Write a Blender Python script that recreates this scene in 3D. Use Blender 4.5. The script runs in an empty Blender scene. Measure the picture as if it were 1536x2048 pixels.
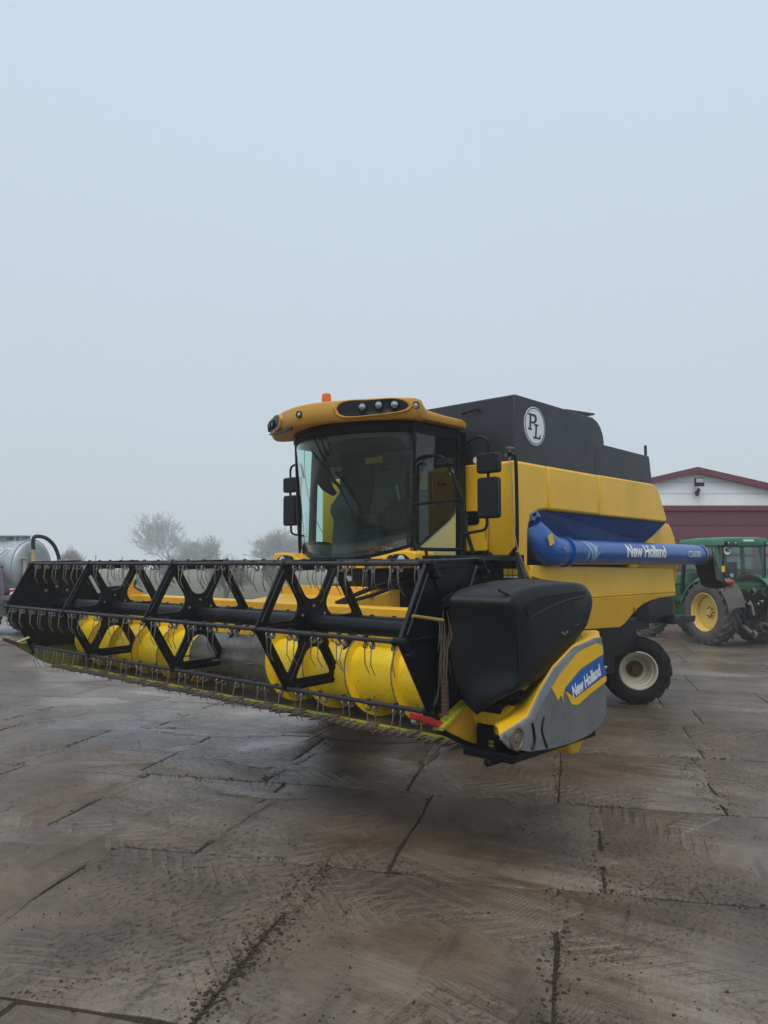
import bpy, bmesh, math, random
from mathutils import Vector, Matrix
import numpy as np
R = math.radians
rnd = random.Random(7)
SC = bpy.context.scene
COL = SC.collection

# ------------------------------------------------------------------ camera, sky, sun, exposure
cam_d = bpy.data.cameras.new('camera'); cam = bpy.data.objects.new('camera', cam_d); COL.objects.link(cam)
cam.location = (0, 0, 2.0)
cam.rotation_euler = (R(90 + 3.837), 0, 0)
cam_d.sensor_fit = 'HORIZONTAL'; cam_d.sensor_width = 36.0
cam_d.lens = 36.0 * 1545.38 / 1536.0
cam_d.clip_start = 0.05; cam_d.clip_end = 2000
SC.camera = cam

W = bpy.data.worlds.new('World'); SC.world = W; W.use_nodes = True
nt = W.node_tree; nt.nodes.clear()
def N(tree, t, **k):
    n = tree.nodes.new(t)
    for a, b in k.items(): setattr(n, a, b)
    return n
out = N(nt, 'ShaderNodeOutputWorld'); bg = N(nt, 'ShaderNodeBackground')
bg.inputs['Strength'].default_value = 0.1
sky = N(nt, 'ShaderNodeTexSky'); sky.sky_type = 'NISHITA'; sky.sun_disc = False
sky.sun_elevation = R(64); sky.sun_rotation = R(194); sky.air_density = 1.0; sky.dust_density = 6.0; sky.ozone_density = 1.5
tc = N(nt, 'ShaderNodeTexCoord'); sp = N(nt, 'ShaderNodeSeparateXYZ')
nt.links.new(tc.outputs['Generated'], sp.inputs[0])
mr = N(nt, 'ShaderNodeMapRange'); mr.inputs['From Min'].default_value = 0.0; mr.inputs['From Max'].default_value = 1.0
nt.links.new(sp.outputs['Z'], mr.inputs['Value'])
grad = N(nt, 'ShaderNodeMix', data_type='RGBA'); grad.clamp_result = False
grad.inputs[6].default_value = (4.75, 5.42, 5.78, 1)      # fog bank near the horizon
grad.inputs[7].default_value = (5.6, 6.7, 8.35, 1)      # brighter, bluer cloud higher up
cn = N(nt, 'ShaderNodeTexNoise'); cn.inputs['Scale'].default_value = 1.7; cn.inputs['Detail'].default_value = 5; cn.inputs['Roughness'].default_value = 0.55
nt.links.new(tc.outputs['Generated'], cn.inputs['Vector'])
ca = N(nt, 'ShaderNodeMath', operation='MULTIPLY_ADD'); ca.inputs[1].default_value = 0.30; nt.links.new(cn.outputs[0], ca.inputs[0])
cb0 = N(nt, 'ShaderNodeMath', operation='SUBTRACT'); cb0.inputs[1].default_value = 0.15; nt.links.new(mr.outputs[0], cb0.inputs[0]); nt.links.new(cb0.outputs[0], ca.inputs[2])
nt.links.new(ca.outputs[0], grad.inputs[0])
mx = N(nt, 'ShaderNodeMix', data_type='RGBA'); mx.clamp_result = False
mx.inputs[0].default_value = 0.92                        # thick overcast hides nearly all of the clear sky
nt.links.new(sky.outputs[0], mx.inputs[6]); nt.links.new(grad.outputs[2], mx.inputs[7])
nt.links.new(mx.outputs[2], bg.inputs['Color']); nt.links.new(bg.outputs[0], out.inputs['Surface'])

sun_d = bpy.data.lights.new('sun', 'SUN'); sun_d.energy = 1.5; sun_d.angle = R(50); sun_d.color = (1, 0.97, 0.92)
sun = bpy.data.objects.new('sun', sun_d); COL.objects.link(sun)
sun.rotation_euler = (R(26), 0, R(-14)); sun.location = (0, 0, 30)

SC.view_settings.view_transform = 'Standard'; SC.view_settings.look = 'None'
SC.view_settings.exposure = 0.30; SC.view_settings.gamma = 1.0; SC.view_settings.use_curve_mapping = False
SC.cycles.max_bounces = 8; SC.cycles.volume_bounces = 3; SC.cycles.transparent_max_bounces = 16

# ------------------------------------------------------------------ materials
def base_mat(name):
    m = bpy.data.materials.new(name); m.use_nodes = True
    t = m.node_tree; b = t.nodes['Principled BSDF']
    return m, t, b
def pos_noise(t, scale, detail=4, rough=0.6, vec=None, coord='Object'):
    n = N(t, 'ShaderNodeTexNoise'); n.inputs['Scale'].default_value = scale
    n.inputs['Detail'].default_value = detail; n.inputs['Roughness'].default_value = rough
    if vec is None:
        g = N(t, 'ShaderNodeTexCoord'); vec = g.outputs[coord]
    t.links.new(vec, n.inputs['Vector'])
    return n
def ramp(t, src, a, b, ca=(0, 0, 0, 1), cb=(1, 1, 1, 1)):
    r = N(t, 'ShaderNodeValToRGB'); r.color_ramp.elements[0].position = a; r.color_ramp.elements[1].position = b
    r.color_ramp.elements[0].color = ca; r.color_ramp.elements[1].color = cb
    t.links.new(src, r.inputs[0]); return r
def mixc(t, fac, a, b):
    n = N(t, 'ShaderNodeMix', data_type='RGBA')
    if isinstance(fac, float): n.inputs[0].default_value = fac
    else: t.links.new(fac, n.inputs[0])
    for s, v in ((6, a), (7, b)):
        if isinstance(v, tuple): n.inputs[s].default_value = v
        else: t.links.new(v, n.inputs[s])
    return n.outputs[2]
def c4(c): return (c[0], c[1], c[2], 1)
def bump(t, b, src, strength, dist=0.01, prev=None):
    n = N(t, 'ShaderNodeBump'); n.inputs['Strength'].default_value = strength; n.inputs['Distance'].default_value = dist
    t.links.new(src, n.inputs['Height'])
    if prev is not None: t.links.new(prev.outputs[0], n.inputs['Normal'])
    t.links.new(n.outputs[0], b.inputs['Normal']); return n

def worn(name, col, rough=0.4, metal=0.0, dirt=(0.09, 0.075, 0.055), amount=0.25, scale=3.0, coat=0.0, bstr=0.12, spots=0.0, spotcol=None, spec=0.5, fade=0.12):
    """painted or plastic surface with grime, faded patches, small chips and a faint unevenness"""
    m, t, b = base_mat(name)
    n1 = pos_noise(t, scale, 6, 0.65); n2 = pos_noise(t, scale * 9, 5, 0.7); n3 = pos_noise(t, scale * 0.45, 3, 0.5)
    lite = tuple(min(1, c * (1 + fade)) for c in col); dark = tuple(c * (1 - fade) for c in col)
    base = mixc(t, ramp(t, n3.outputs[0], 0.35, 0.68).outputs[0], c4(dark), c4(lite))
    d1 = ramp(t, n1.outputs[0], 0.46, 0.78); d2 = ramp(t, n2.outputs[0], 0.4, 0.75)
    mul = N(t, 'ShaderNodeMath', operation='MULTIPLY'); t.links.new(d1.outputs[0], mul.inputs[0]); t.links.new(d2.outputs[0], mul.inputs[1])
    am = N(t, 'ShaderNodeMath', operation='MULTIPLY'); t.links.new(mul.outputs[0], am.inputs[0]); am.inputs[1].default_value = amount * 2.2
    am.use_clamp = True
    c = mixc(t, am.outputs[0], base, c4(dirt))
    if spots > 0:
        n4 = pos_noise(t, scale * 22, 3, 0.5); s = ramp(t, n4.outputs[0], 0.72 - spots * 0.1, 0.76 - spots * 0.1)
        c = mixc(t, s.outputs[0], c, c4(spotcol or (0.12, 0.06, 0.03)))
    t.links.new(c, b.inputs['Base Color'])
    rr = N(t, 'ShaderNodeMapRange'); rr.inputs['To Min'].default_value = rough - 0.08; rr.inputs['To Max'].default_value = min(1, rough + 0.25)
    t.links.new(n1.outputs[0], rr.inputs['Value']); t.links.new(rr.outputs[0], b.inputs['Roughness'])
    b.inputs['Metallic'].default_value = metal; b.inputs['Coat Weight'].default_value = coat; b.inputs['Coat Roughness'].default_value = 0.15
    b.inputs['Specular IOR Level'].default_value = spec
    bp = bump(t, b, n2.outputs[0], bstr, 0.004)
    bump(t, b, n3.outputs[0], bstr * 0.6, 0.02, bp)
    return m
M = {}
M['yellow'] = worn('machine_yellow', (0.80, 0.455, 0.010), 0.32, spec=0.42, coat=0.12, amount=0.12, fade=0.07, spots=0.0)
M['roofyellow'] = worn('cab_roof_yellow', (0.56, 0.285, 0.035), 0.45, amount=0.16, fade=0.08)
M['hyellow'] = worn('header_yellow', (0.84, 0.56, 0.003), 0.32, amount=0.38, spots=0.7, spotcol=(0.13, 0.08, 0.02), dirt=(0.20, 0.13, 0.02), coat=0.1, fade=0.1)
M['beamyellow'] = worn('header_beam_yellow', (0.70, 0.39, 0.02), 0.40, amount=0.2, spots=0.3)
M['limeyellow'] = worn('divider_yellow', (0.36, 0.34, 0.015), 0.45, amount=0.9, dirt=(0.07, 0.06, 0.03), scale=7)
M['olive'] = worn('olive_divider_sheet', (0.16, 0.17, 0.02), 0.45, amount=0.4)  # far end sheet only: darker olive than the yellow near sheet
M['cream'] = worn('door_panel_cream', (0.62, 0.55, 0.24), 0.45, amount=0.08)
M['black'] = worn('black_steel', (0.0036, 0.0046, 0.0062), 0.27, amount=0.07, dirt=(0.018, 0.016, 0.014), scale=5, spec=0.20)
M['plastic'] = worn('black_plastic', (0.0046, 0.0060, 0.0082), 0.34, spec=0.26, amount=0.16, dirt=(0.04, 0.04, 0.042), scale=4, bstr=0.2)
M['barsteel'] = worn('reel_bar_steel', (0.020, 0.0195, 0.019), 0.45, amount=0.5, dirt=(0.05, 0.042, 0.035), scale=9)
M['tank'] = worn('anthracite_tank', (0.022, 0.0255, 0.031), 0.38, spec=0.4, amount=0.12, dirt=(0.018, 0.02, 0.023), scale=1.3, fade=0.18)
M['blue'] = worn('auger_blue', (0.006, 0.078, 0.31), 0.27, amount=0.10, dirt=(0.03, 0.035, 0.05), coat=0.25)
M['navy'] = worn('recess_blue', (0.006, 0.05, 0.19), 0.45, amount=0.12, dirt=(0.02, 0.02, 0.03))
M['decalblue'] = worn('decal_blue', (0.010, 0.10, 0.36), 0.4, amount=0.1)
M['primer'] = worn('grey_primer', (0.17, 0.178, 0.178), 0.40, amount=0.9, dirt=(0.075, 0.073, 0.068), scale=3.2, fade=0.30, spots=0.5, spotcol=(0.30, 0.30, 0.29))
M['filler'] = worn('grey_filler_stripe', (0.20, 0.215, 0.235), 0.5, amount=0.4, dirt=(0.1, 0.1, 0.1), scale=7)
M['steel'] = worn('bare_steel', (0.30, 0.29, 0.27), 0.38, metal=0.85, amount=0.35, dirt=(0.12, 0.09, 0.06), scale=14)
M['tine'] = worn('spring_tine_steel', (0.25, 0.23, 0.205), 0.34, metal=0.8, amount=0.5, dirt=(0.05, 0.04, 0.03), scale=20)
M['rust'] = worn('rusty_steel', (0.10, 0.048, 0.030), 0.75, amount=0.4, dirt=(0.05, 0.03, 0.02), scale=14)
M['knife'] = worn('knife_guard_steel', (0.17, 0.135, 0.095), 0.5, metal=0.4, amount=0.6, dirt=(0.06, 0.045, 0.03), scale=14)
M['drumsteel'] = worn('worn_drum_steel', (0.15, 0.145, 0.135), 0.33, metal=0.7, amount=0.9, dirt=(0.025, 0.022, 0.02), scale=5, spots=1.0, spotcol=(0.5, 0.36, 0.01), fade=0.35)
M['rubber'] = worn('tyre_rubber', (0.0075, 0.0082, 0.0095), 0.66, spec=0.22, amount=0.35, dirt=(0.035, 0.032, 0.028), scale=5, bstr=0.3)
M['dustrubber'] = worn('dusty_tyre_rubber', (0.070, 0.065, 0.058), 0.85, amount=0.5, dirt=(0.085, 0.077, 0.068), scale=4, bstr=0.3)
M['flap'] = worn('rubber_flap', (0.030, 0.032, 0.034), 0.7, amount=0.4, dirt=(0.06, 0.06, 0.06), scale=5)
M['rim'] = worn('cream_rim', (0.50, 0.47, 0.36), 0.45, amount=0.25, scale=6)
M['jdrim'] = worn('yellow_rim', (0.68, 0.47, 0.10), 0.45, amount=0.5, scale=6, dirt=(0.2, 0.14, 0.06))
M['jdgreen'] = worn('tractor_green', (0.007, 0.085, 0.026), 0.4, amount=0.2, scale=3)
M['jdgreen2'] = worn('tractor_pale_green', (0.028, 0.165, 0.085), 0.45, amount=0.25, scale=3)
M['dirtyfender'] = worn('muddy_fender', (0.085, 0.075, 0.062), 0.85, amount=0.8, dirt=(0.06, 0.05, 0.045), scale=12)
M['white'] = worn('white_print', (0.74, 0.76, 0.78), 0.5, amount=0.06)
M['paleblue'] = worn('pale_leaf_print', (0.30, 0.42, 0.60), 0.4, amount=0.1)
M['graynum'] = worn('grey_print', (0.42, 0.48, 0.58), 0.4, amount=0.1)
M['darkprint'] = worn('dark_print', (0.02, 0.02, 0.022), 0.6, amount=0.0)
M['sticker'] = worn('warning_yellow', (0.75, 0.50, 0.01), 0.5, amount=0.1)
M['red'] = worn('red_marker', (0.36, 0.012, 0.018), 0.45, amount=0.15)
M['straw'] = worn('dry_straw', (0.085, 0.065, 0.043), 0.85, amount=0.4, scale=20)
M['wood'] = worn('dry_stick', (0.30, 0.17, 0.06), 0.8, amount=0.2, scale=20)
M['interior'] = worn('cab_interior', (0.006, 0.0075, 0.0085), 0.6, amount=0.05, spec=0.25)
M['seat'] = worn('seat_cloth', (0.040, 0.048, 0.052), 0.8, amount=0.2)
M['galv'] = worn('galvanised_steel', (0.36, 0.385, 0.40), 0.42, metal=0.45, amount=0.4, dirt=(0.22, 0.23, 0.24), scale=4)
M['hose'] = worn('purple_hose', (0.13, 0.09, 0.13), 0.6, amount=0.2)
M['tubeyellow'] = worn('sight_tube_yellow', (0.48, 0.36, 0.16), 0.4, amount=0.3)
M['maroon'] = worn('maroon_cladding', (0.135, 0.026, 0.045), 0.5, amount=0.1, scale=1)
M['clad'] = worn('white_cladding', (0.86, 0.88, 0.89), 0.5, amount=0.1, scale=1)
M['greywall'] = worn('grey_plinth', (0.22, 0.22, 0.22), 0.8, amount=0.2, scale=1)
M['silver'] = worn('lamp_reflector', (0.50, 0.52, 0.54), 0.16, metal=0.9, amount=0.05)
M['bark'] = worn('pale_bark', (0.19, 0.175, 0.155), 0.95, amount=0.3)
M['twig'] = worn('frosted_twigs', (0.235, 0.225, 0.205), 0.95, amount=0.2)
M['orange'] = worn('amber_lens', (0.72, 0.135, 0.012), 0.25, amount=0.08)
M['redlens'] = worn('red_lens', (0.45, 0.03, 0.03), 0.3, amount=0.15)

def glass_mat(name, tint, refl=1.0):
    m, t, b = base_mat(name); t.nodes.remove(b)
    o = t.nodes['Material Output']
    tr = N(t, 'ShaderNodeBsdfTransparent'); tr.inputs[0].default_value = c4(tint)
    gl = N(t, 'ShaderNodeBsdfGlossy'); gl.inputs['Roughness'].default_value = 0.02; gl.inputs[0].default_value = (refl, refl, refl, 1)
    lw = N(t, 'ShaderNodeLayerWeight'); pw = N(t, 'ShaderNodeMath', operation='POWER'); t.links.new(lw.outputs['Facing'], pw.inputs[0]); pw.inputs[1].default_value = 5.0
    fr = N(t, 'ShaderNodeMapRange'); fr.inputs['To Min'].default_value = 0.03 * refl; fr.inputs['To Max'].default_value = 0.85; t.links.new(pw.outputs[0], fr.inputs['Value'])
    n = pos_noise(t, 2.5, 4, 0.6); df = N(t, 'ShaderNodeBsdfDiffuse'); df.inputs[0].default_value = (0.3, 0.3, 0.28, 1)
    rr = ramp(t, n.outputs[0], 0.5, 0.85, (0.004, 0.004, 0.004, 1), (0.025, 0.025, 0.025, 1))
    m0 = N(t, 'ShaderNodeMixShader'); t.links.new(rr.outputs[0], m0.inputs[0]); t.links.new(tr.outputs[0], m0.inputs[1]); t.links.new(df.outputs[0], m0.inputs[2])
    ms = N(t, 'ShaderNodeMixShader'); t.links.new(fr.outputs[0], ms.inputs[0]); t.links.new(m0.outputs[0], ms.inputs[1]); t.links.new(gl.outputs[0], ms.inputs[2])
    t.links.new(ms.outputs[0], o.inputs['Surface'])
    return m
M['glass'] = glass_mat('tinted_cab_glass', (0.87, 0.965, 0.945))
M['doorglass'] = glass_mat('smoked_door_glass', (0.84, 0.90, 0.89))
M['tractorglass'] = glass_mat('tractor_glass', (0.82, 0.91, 0.90))
M['winglass'] = worn('hall_window', (0.16, 0.17, 0.18), 0.2, amount=0.1)

# ------------------------------------------------------------------ mesh helpers
class MB:
    def __init__(s): s.v = []; s.f = []
    def add(s, vs, fs):
        o = len(s.v); s.v += [tuple(p) for p in vs]; s.f += [tuple(i + o for i in f) for f in fs]; return s
    def box(s, x0, x1, y0, y1, z0, z1):
        return s.add([(x0, y0, z0), (x1, y0, z0), (x1, y1, z0), (x0, y1, z0), (x0, y0, z1), (x1, y0, z1), (x1, y1, z1), (x0, y1, z1)],
                     [(0, 3, 2, 1), (4, 5, 6, 7), (0, 1, 5, 4), (1, 2, 6, 5), (2, 3, 7, 6), (3, 0, 4, 7)])
    def prism(s, poly, plane, a, b):
        def P(p, c): return {'xz': (p[0], c, p[1]), 'xy': (p[0], p[1], c), 'yz': (c, p[0], p[1])}[plane]
        n = len(poly)
        return s.add([P(p, a) for p in poly] + [P(p, b) for p in poly],
                     [tuple(range(n))[::-1], tuple(range(n, 2 * n))] + [(i, (i + 1) % n, n + (i + 1) % n, n + i) for i in range(n)])
    def loft(s, secs, close=True, cap=True):
        n = len(secs[0]); vs = [p for q in secs for p in q]; fs = []
        for k in range(len(secs) - 1):
            for i in range(n if close else n - 1):
                j = (i + 1) % n; fs.append((k * n + i, k * n + j, (k + 1) * n + j, (k + 1) * n + i))
        if cap and close: fs += [tuple(range(n))[::-1], tuple(range((len(secs) - 1) * n, len(secs) * n))]
        return s.add(vs, fs)
    def tube(s, pts, r, n=8, closed=False, cap=True):
        pts = [Vector(p) for p in pts]; m = len(pts); secs = []
        rs = r if isinstance(r, (list, tuple)) else [r] * m
        up = None
        for i, p in enumerate(pts):
            a = pts[(i - 1) % m] if (closed or i > 0) else p; b = pts[(i + 1) % m] if (closed or i < m - 1) else p
            d = (b - a); d = d.normalized() if d.length > 1e-9 else Vector((0, 0, 1))
            if up is None: up = Vector((0, 0, 1)) if abs(d.z) < 0.9 else Vector((1, 0, 0))
            u = (up - d * up.dot(d)); u = u.normalized() if u.length > 1e-6 else d.orthogonal().normalized()
            up = u; w = d.cross(u)
            secs.append([p + (u * math.cos(2 * math.pi * k / n) + w * math.sin(2 * math.pi * k / n)) * rs[i] for k in range(n)])
        if closed: secs.append(secs[0])
        return s.loft(secs, True, cap and not closed)
    def lathe(s, prof, n=32, axis='y', c=(0, 0, 0), closed=False, cap=True):
        """prof = [(radius, height along axis)]"""
        secs = []
        for r, h in prof:
            ring = []
            for k in range(n):
                a = 2 * math.pi * k / n; p, q = r * math.cos(a), r * math.sin(a)
                ring.append({'y': (c[0] + p, c[1] + h, c[2] + q), 'x': (c[0] + h, c[1] + p, c[2] + q), 'z': (c[0] + p, c[1] + q, c[2] + h)}[axis])
            secs.append(ring)
        if closed: secs.append(secs[0])
        return s.loft(secs, True, cap and not closed)
    def xf(s, mat):
        s.v = [tuple(mat @ Vector(p)) for p in s.v]; return s
    def mirror_y(s):
        s.v = [(x, -y, z) for x, y, z in s.v]; s.f = [f[::-1] for f in s.f]; return s
    def mesh(s, name, mat, smooth=35):
        me = bpy.data.meshes.new(name); me.from_pydata(s.v, [], s.f)
        bm = bmesh.new(); bm.from_mesh(me); bmesh.ops.recalc_face_normals(bm, faces=bm.faces); bm.to_mesh(me); bm.free()
        if smooth:
            me.polygons.foreach_set('use_smooth', [True] * len(me.polygons)); me.set_sharp_from_angle(angle=R(smooth))
        if mat: me.materials.append(mat)
        me.update(); return me
    def build(s, name, mat, parent=None, smooth=35, bevel=0, seg=2, loc=None):
        return link(name, s.mesh(name, mat, smooth), parent, bevel, seg, loc)
def link(name, me, parent=None, bevel=0, seg=2, loc=None):
    o = bpy.data.objects.new(name, me); COL.objects.link(o); o.parent = parent
    if loc is not None: o.location = loc
    if bevel:
        b = o.modifiers.new('edge', 'BEVEL'); b.width = bevel; b.segments = seg; b.limit_method = 'ANGLE'; b.angle_limit = R(40); b.harden_normals = False
    return o
def empty(name, loc=(0, 0, 0), rz=0, parent=None):
    o = bpy.data.objects.new(name, None); COL.objects.link(o); o.location = loc; o.rotation_euler = (0, 0, rz); o.parent = parent
    o.empty_display_size = 0.2; return o
def tag(o, label=None, cat=None, group=None, kind=None):
    for k, v in (('label', label), ('category', cat), ('group', group), ('kind', kind)):
        if v: o[k] = v
    return o
def copy_tree(o, parent=None):
    c = o.copy(); COL.objects.link(c); c.parent = parent
    for ch in o.children: copy_tree(ch, c)
    return c
def arc(cx, cy, r, a0, a1, n): return [(cx + r * math.cos(R(a0 + (a1 - a0) * i / n)), cy + r * math.sin(R(a0 + (a1 - a0) * i / n))) for i in range(n + 1)]
def rounded(poly, r, n=4):
    """round the corners of a 2-D polygon"""
    out = []; m = len(poly)
    for i in range(m):
        p = Vector(poly[i]); a = Vector(poly[i - 1]); b = Vector(poly[(i + 1) % m])
        rr = r[i] if isinstance(r, (list, tuple)) else r
        da, db = a - p, b - p; k = min(rr, da.length * 0.48, db.length * 0.48)
        p0 = p + da.normalized() * k; p1 = p + db.normalized() * k
        for j in range(n + 1):
            t = j / n; q = p0 * (1 - t) ** 2 + p * 2 * t * (1 - t) + p1 * t * t; out.append((q.x, q.y))
    return out
def smooth_path(pts, k=5):
    """Catmull-Rom through the points"""
    P = [Vector(p) for p in pts]; P = [P[0] * 2 - P[1]] + P + [P[-1] * 2 - P[-2]]; out = []
    for i in range(1, len(P) - 2):
        for j in range(k):
            t = j / k; a, b, c, d = P[i - 1], P[i], P[i + 1], P[i + 2]
            out.append(0.5 * ((2 * b) + (c - a) * t + (2 * a - 5 * b + 4 * c - d) * t * t + (3 * b - a - 3 * c + d) * t ** 3))
    out.append(P[-2]); return out
def plate(outer, holes=(), th=0.02, bev=0.0):
    """flat plate with holes, in the xy plane, centred on z = 0; returns an MB"""
    cu = bpy.data.curves.new('plate', 'CURVE'); cu.dimensions = '2D'; cu.fill_mode = 'BOTH'
    for poly in [outer] + list(holes):
        sp_ = cu.splines.new('POLY'); sp_.points.add(len(poly) - 1); sp_.use_cyclic_u = True
        for q, p in zip(sp_.points, poly): q.co = (p[0], p[1], 0, 1)
    cu.extrude = th / 2 - bev; cu.bevel_depth = bev; cu.bevel_resolution = 1
    return curve_mb(cu)
def curve_mb(cu):
    o = bpy.data.objects.new('tmp', cu); COL.objects.link(o)
    dg = bpy.context.evaluated_depsgraph_get(); me = bpy.data.meshes.new_from_object(o.evaluated_get(dg))
    mb = MB(); mb.add([v.co[:] for v in me.vertices], [tuple(p.vertices) for p in me.polygons])
    bpy.data.objects.remove(o); bpy.data.meshes.remove(me); bpy.data.curves.remove(cu)
    return mb
def text_mb(txt, size, bold=0.0, shear=0.0, width=1.0, th=0.001):
    cu = bpy.data.curves.new('txt', 'FONT'); cu.body = txt; cu.size = size; cu.offset = bold; cu.shear = shear
    cu.align_x = 'CENTER'; cu.align_y = 'CENTER'; cu.extrude = th; cu.resolution_u = 3; cu.space_character = 0.98
    mb = curve_mb(cu); mb.v = [(x * width, y, z) for x, y, z in mb.v]; return mb
def slice_mb(mb, step):
    """cut a flat mesh into strips along its v axis so it can be wrapped round a cylinder"""
    me = mb.mesh('tmp', None, 0); bm = bmesh.new(); bm.from_mesh(me)
    ys = [v.co.y for v in bm.verts]; y = min(ys) + step
    while y < max(ys):
        bmesh.ops.bisect_plane(bm, geom=bm.verts[:] + bm.edges[:] + bm.faces[:], plane_co=(0, y, 0), plane_no=(0, 1, 0)); y += step
    bm.to_mesh(me); bm.free()
    o = MB(); o.add([v.co[:] for v in me.vertices], [tuple(p.vertices) for p in me.polygons]); bpy.data.meshes.remove(me); return o
def place_flat(mb, origin, u, v):
    """put a flat xy-plane mesh on a plane through origin with axes u, v"""
    u = Vector(u).normalized(); v = Vector(v); v = (v - u * v.dot(u)).normalized(); w = u.cross(v); o = Vector(origin)
    mb.v = [tuple(o + u * x + v * y + w * z) for x, y, z in mb.v]; return mb

# ------------------------------------------------------------------ the ground
ROT = R(-13.6)                                  # the yard's slabs lie at this angle
UX, UY = Vector((math.cos(ROT), math.sin(ROT))), Vector((-math.sin(ROT), math.cos(ROT)))
def ground_material(name, slabs=True, wetter=1.0):
    """muddy concrete: films of wet silt, crumbs, wheel smears and tread prints"""
    m, t, b = base_mat(name)
    g = N(t, 'ShaderNodeNewGeometry'); P = g.outputs['Position']
    mp = N(t, 'ShaderNodeMapping'); mp.inputs['Rotation'].default_value = (0, 0, -ROT); t.links.new(P, mp.inputs['Vector']); Q = mp.outputs[0]
    def M2(op, a, c=None, clamp=False):
        n = N(t, 'ShaderNodeMath', operation=op); n.use_clamp = clamp
        for i, v in enumerate((a, c)):
            if isinstance(v, (int, float)): n.inputs[i].default_value = v
            elif v is not None: t.links.new(v, n.inputs[i])
        return n.outputs[0]
    def strip(ang, sc, scale, detail=6, rough=0.68):
        k0 = N(t, 'ShaderNodeMapping'); k0.inputs['Rotation'].default_value = (0, 0, R(ang)); t.links.new(Q, k0.inputs['Vector'])
        k = N(t, 'ShaderNodeMapping'); k.inputs['Scale'].default_value = sc; t.links.new(k0.outputs[0], k.inputs['Vector'])
        return pos_noise(t, scale, detail, rough, k.outputs[0])
    big = pos_noise(t, 0.36, 5, 0.6, Q); mid = pos_noise(t, 1.5, 7, 0.66, Q); grit = pos_noise(t, 60, 4, 0.7, Q)
    drag = strip(8, (1.0, 0.16, 1), 3.4); smear = strip(-72, (1.0, 0.14, 1), 4.2); zone = pos_noise(t, 0.55, 3, 0.5, Q); fine = strip(20, (1.0, 0.6, 1), 30, 9, 0.78)
    silt = ramp(t, mid.outputs[0], 0.38, 0.60).outputs[0]
    col = mixc(t, silt, (0.066, 0.045, 0.027, 1), (0.124, 0.090, 0.056, 1))
    pale = M2('MULTIPLY', ramp(t, big.outputs[0], 0.46, 0.60).outputs[0], ramp(t, smear.outputs[0], 0.42, 0.56).outputs[0])
    col = mixc(t, M2('MULTIPLY', pale, 0.85), col, (0.200, 0.166, 0.128, 1))
    col = mixc(t, M2('MULTIPLY', ramp(t, drag.outputs[0], 0.56, 0.66).outputs[0], 0.75), col, (0.050, 0.035, 0.022, 1))
    rough_zone = ramp(t, zone.outputs[0], 0.44, 0.56).outputs[0]
    crumb = M2('MULTIPLY', ramp(t, fine.outputs[0], 0.54, 0.66).outputs[0], M2('ADD', M2('MULTIPLY', rough_zone, 0.85), 0.03), True)
    col = mixc(t, crumb, col, (0.038, 0.026, 0.017, 1))
    sx = N(t, 'ShaderNodeSeparateXYZ')
    warp = N(t, 'ShaderNodeVectorMath', operation='MULTIPLY_ADD'); t.links.new(mid.outputs['Color'], warp.inputs[0]); warp.inputs[1].default_value = (0.09, 0.09, 0); t.links.new(P, warp.inputs[2])
    t.links.new(warp.outputs[0], sx.inputs[0])
    tot = None; msk = None
    for (ang, off, wid, per) in ((38, 1.05, 0.27, 0.13), (-20, -2.2, 0.30, 0.16), (4, 1.25, 0.17, 0.040), (70, 7.0, 0.30, 0.15), (-62, -1.2, 0.28, 0.14), (25, 4.6, 0.28, 0.12), (82, 9.6, 0.32, 0.17), (60, 4.1, 0.26, 0.14), (-8, -0.35, 0.22, 0.045), (3, 0.45, 0.40, 0.19)):
        ca, sa = math.cos(R(ang)), math.sin(R(ang))
        d = M2('SUBTRACT', M2('ADD', M2('MULTIPLY', sx.outputs[0], ca), M2('MULTIPLY', sx.outputs[1], sa)), off)
        l = M2('SUBTRACT', M2('MULTIPLY', sx.outputs[1], ca), M2('MULTIPLY', sx.outputs[0], sa))
        ad_ = M2('ABSOLUTE', d)
        mask = M2('MULTIPLY', M2('SUBTRACT', wid, ad_), 14.0, True)
        lug = M2('MULTIPLY', M2('SINE', M2('MULTIPLY', M2('ADD', l, M2('MULTIPLY', ad_, 1.1)), 2 * math.pi / per)), 1.6, True)
        v = M2('MULTIPLY', mask, lug); tot = v if tot is None else M2('MAXIMUM', tot, v)
    patchy = M2('MULTIPLY', tot, ramp(t, zone.outputs[0], 0.42, 0.52).outputs[0])
    col = mixc(t, M2('MULTIPLY', patchy, 0.32), col, (0.180, 0.138, 0.094, 1))
    # wet film: smooth where silt lies level, rough on crumbs
    wet = ramp(t, big.outputs[0], 0.40, 0.60, (0.36, 0.36, 0.36, 1), (0.11, 0.11, 0.11, 1)).outputs[0]
    ro = M2('ADD', M2('ADD', wet, M2('MULTIPLY', fine.outputs[0], 0.20)), M2('MULTIPLY', crumb, 0.3), True)
    if wetter < 1: ro = M2('MULTIPLY', ro, wetter)
    t.links.new(ro, b.inputs['Roughness']); b.inputs['Specular IOR Level'].default_value = 0.62 if wetter == 1 else 0.95
    h = M2('ADD', M2('MULTIPLY', mid.outputs[0], 0.030), M2('MULTIPLY', drag.outputs[0], 0.016))
    h = M2('ADD', h, M2('MULTIPLY', smear.outputs[0], 0.018))
    h = M2('ADD', h, M2('MULTIPLY', crumb, 0.010)); h = M2('ADD', h, M2('MULTIPLY', patchy, 0.010))
    h = M2('ADD', h, M2('MULTIPLY', M2('MULTIPLY', fine.outputs[0], M2('ADD', M2('MULTIPLY', rough_zone, 0.85), 0.10)), 0.016)); h = M2('ADD', h, M2('MULTIPLY', grit.outputs[0], 0.0016))
    bump(t, b, h, 1.0, 1.0)
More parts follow.
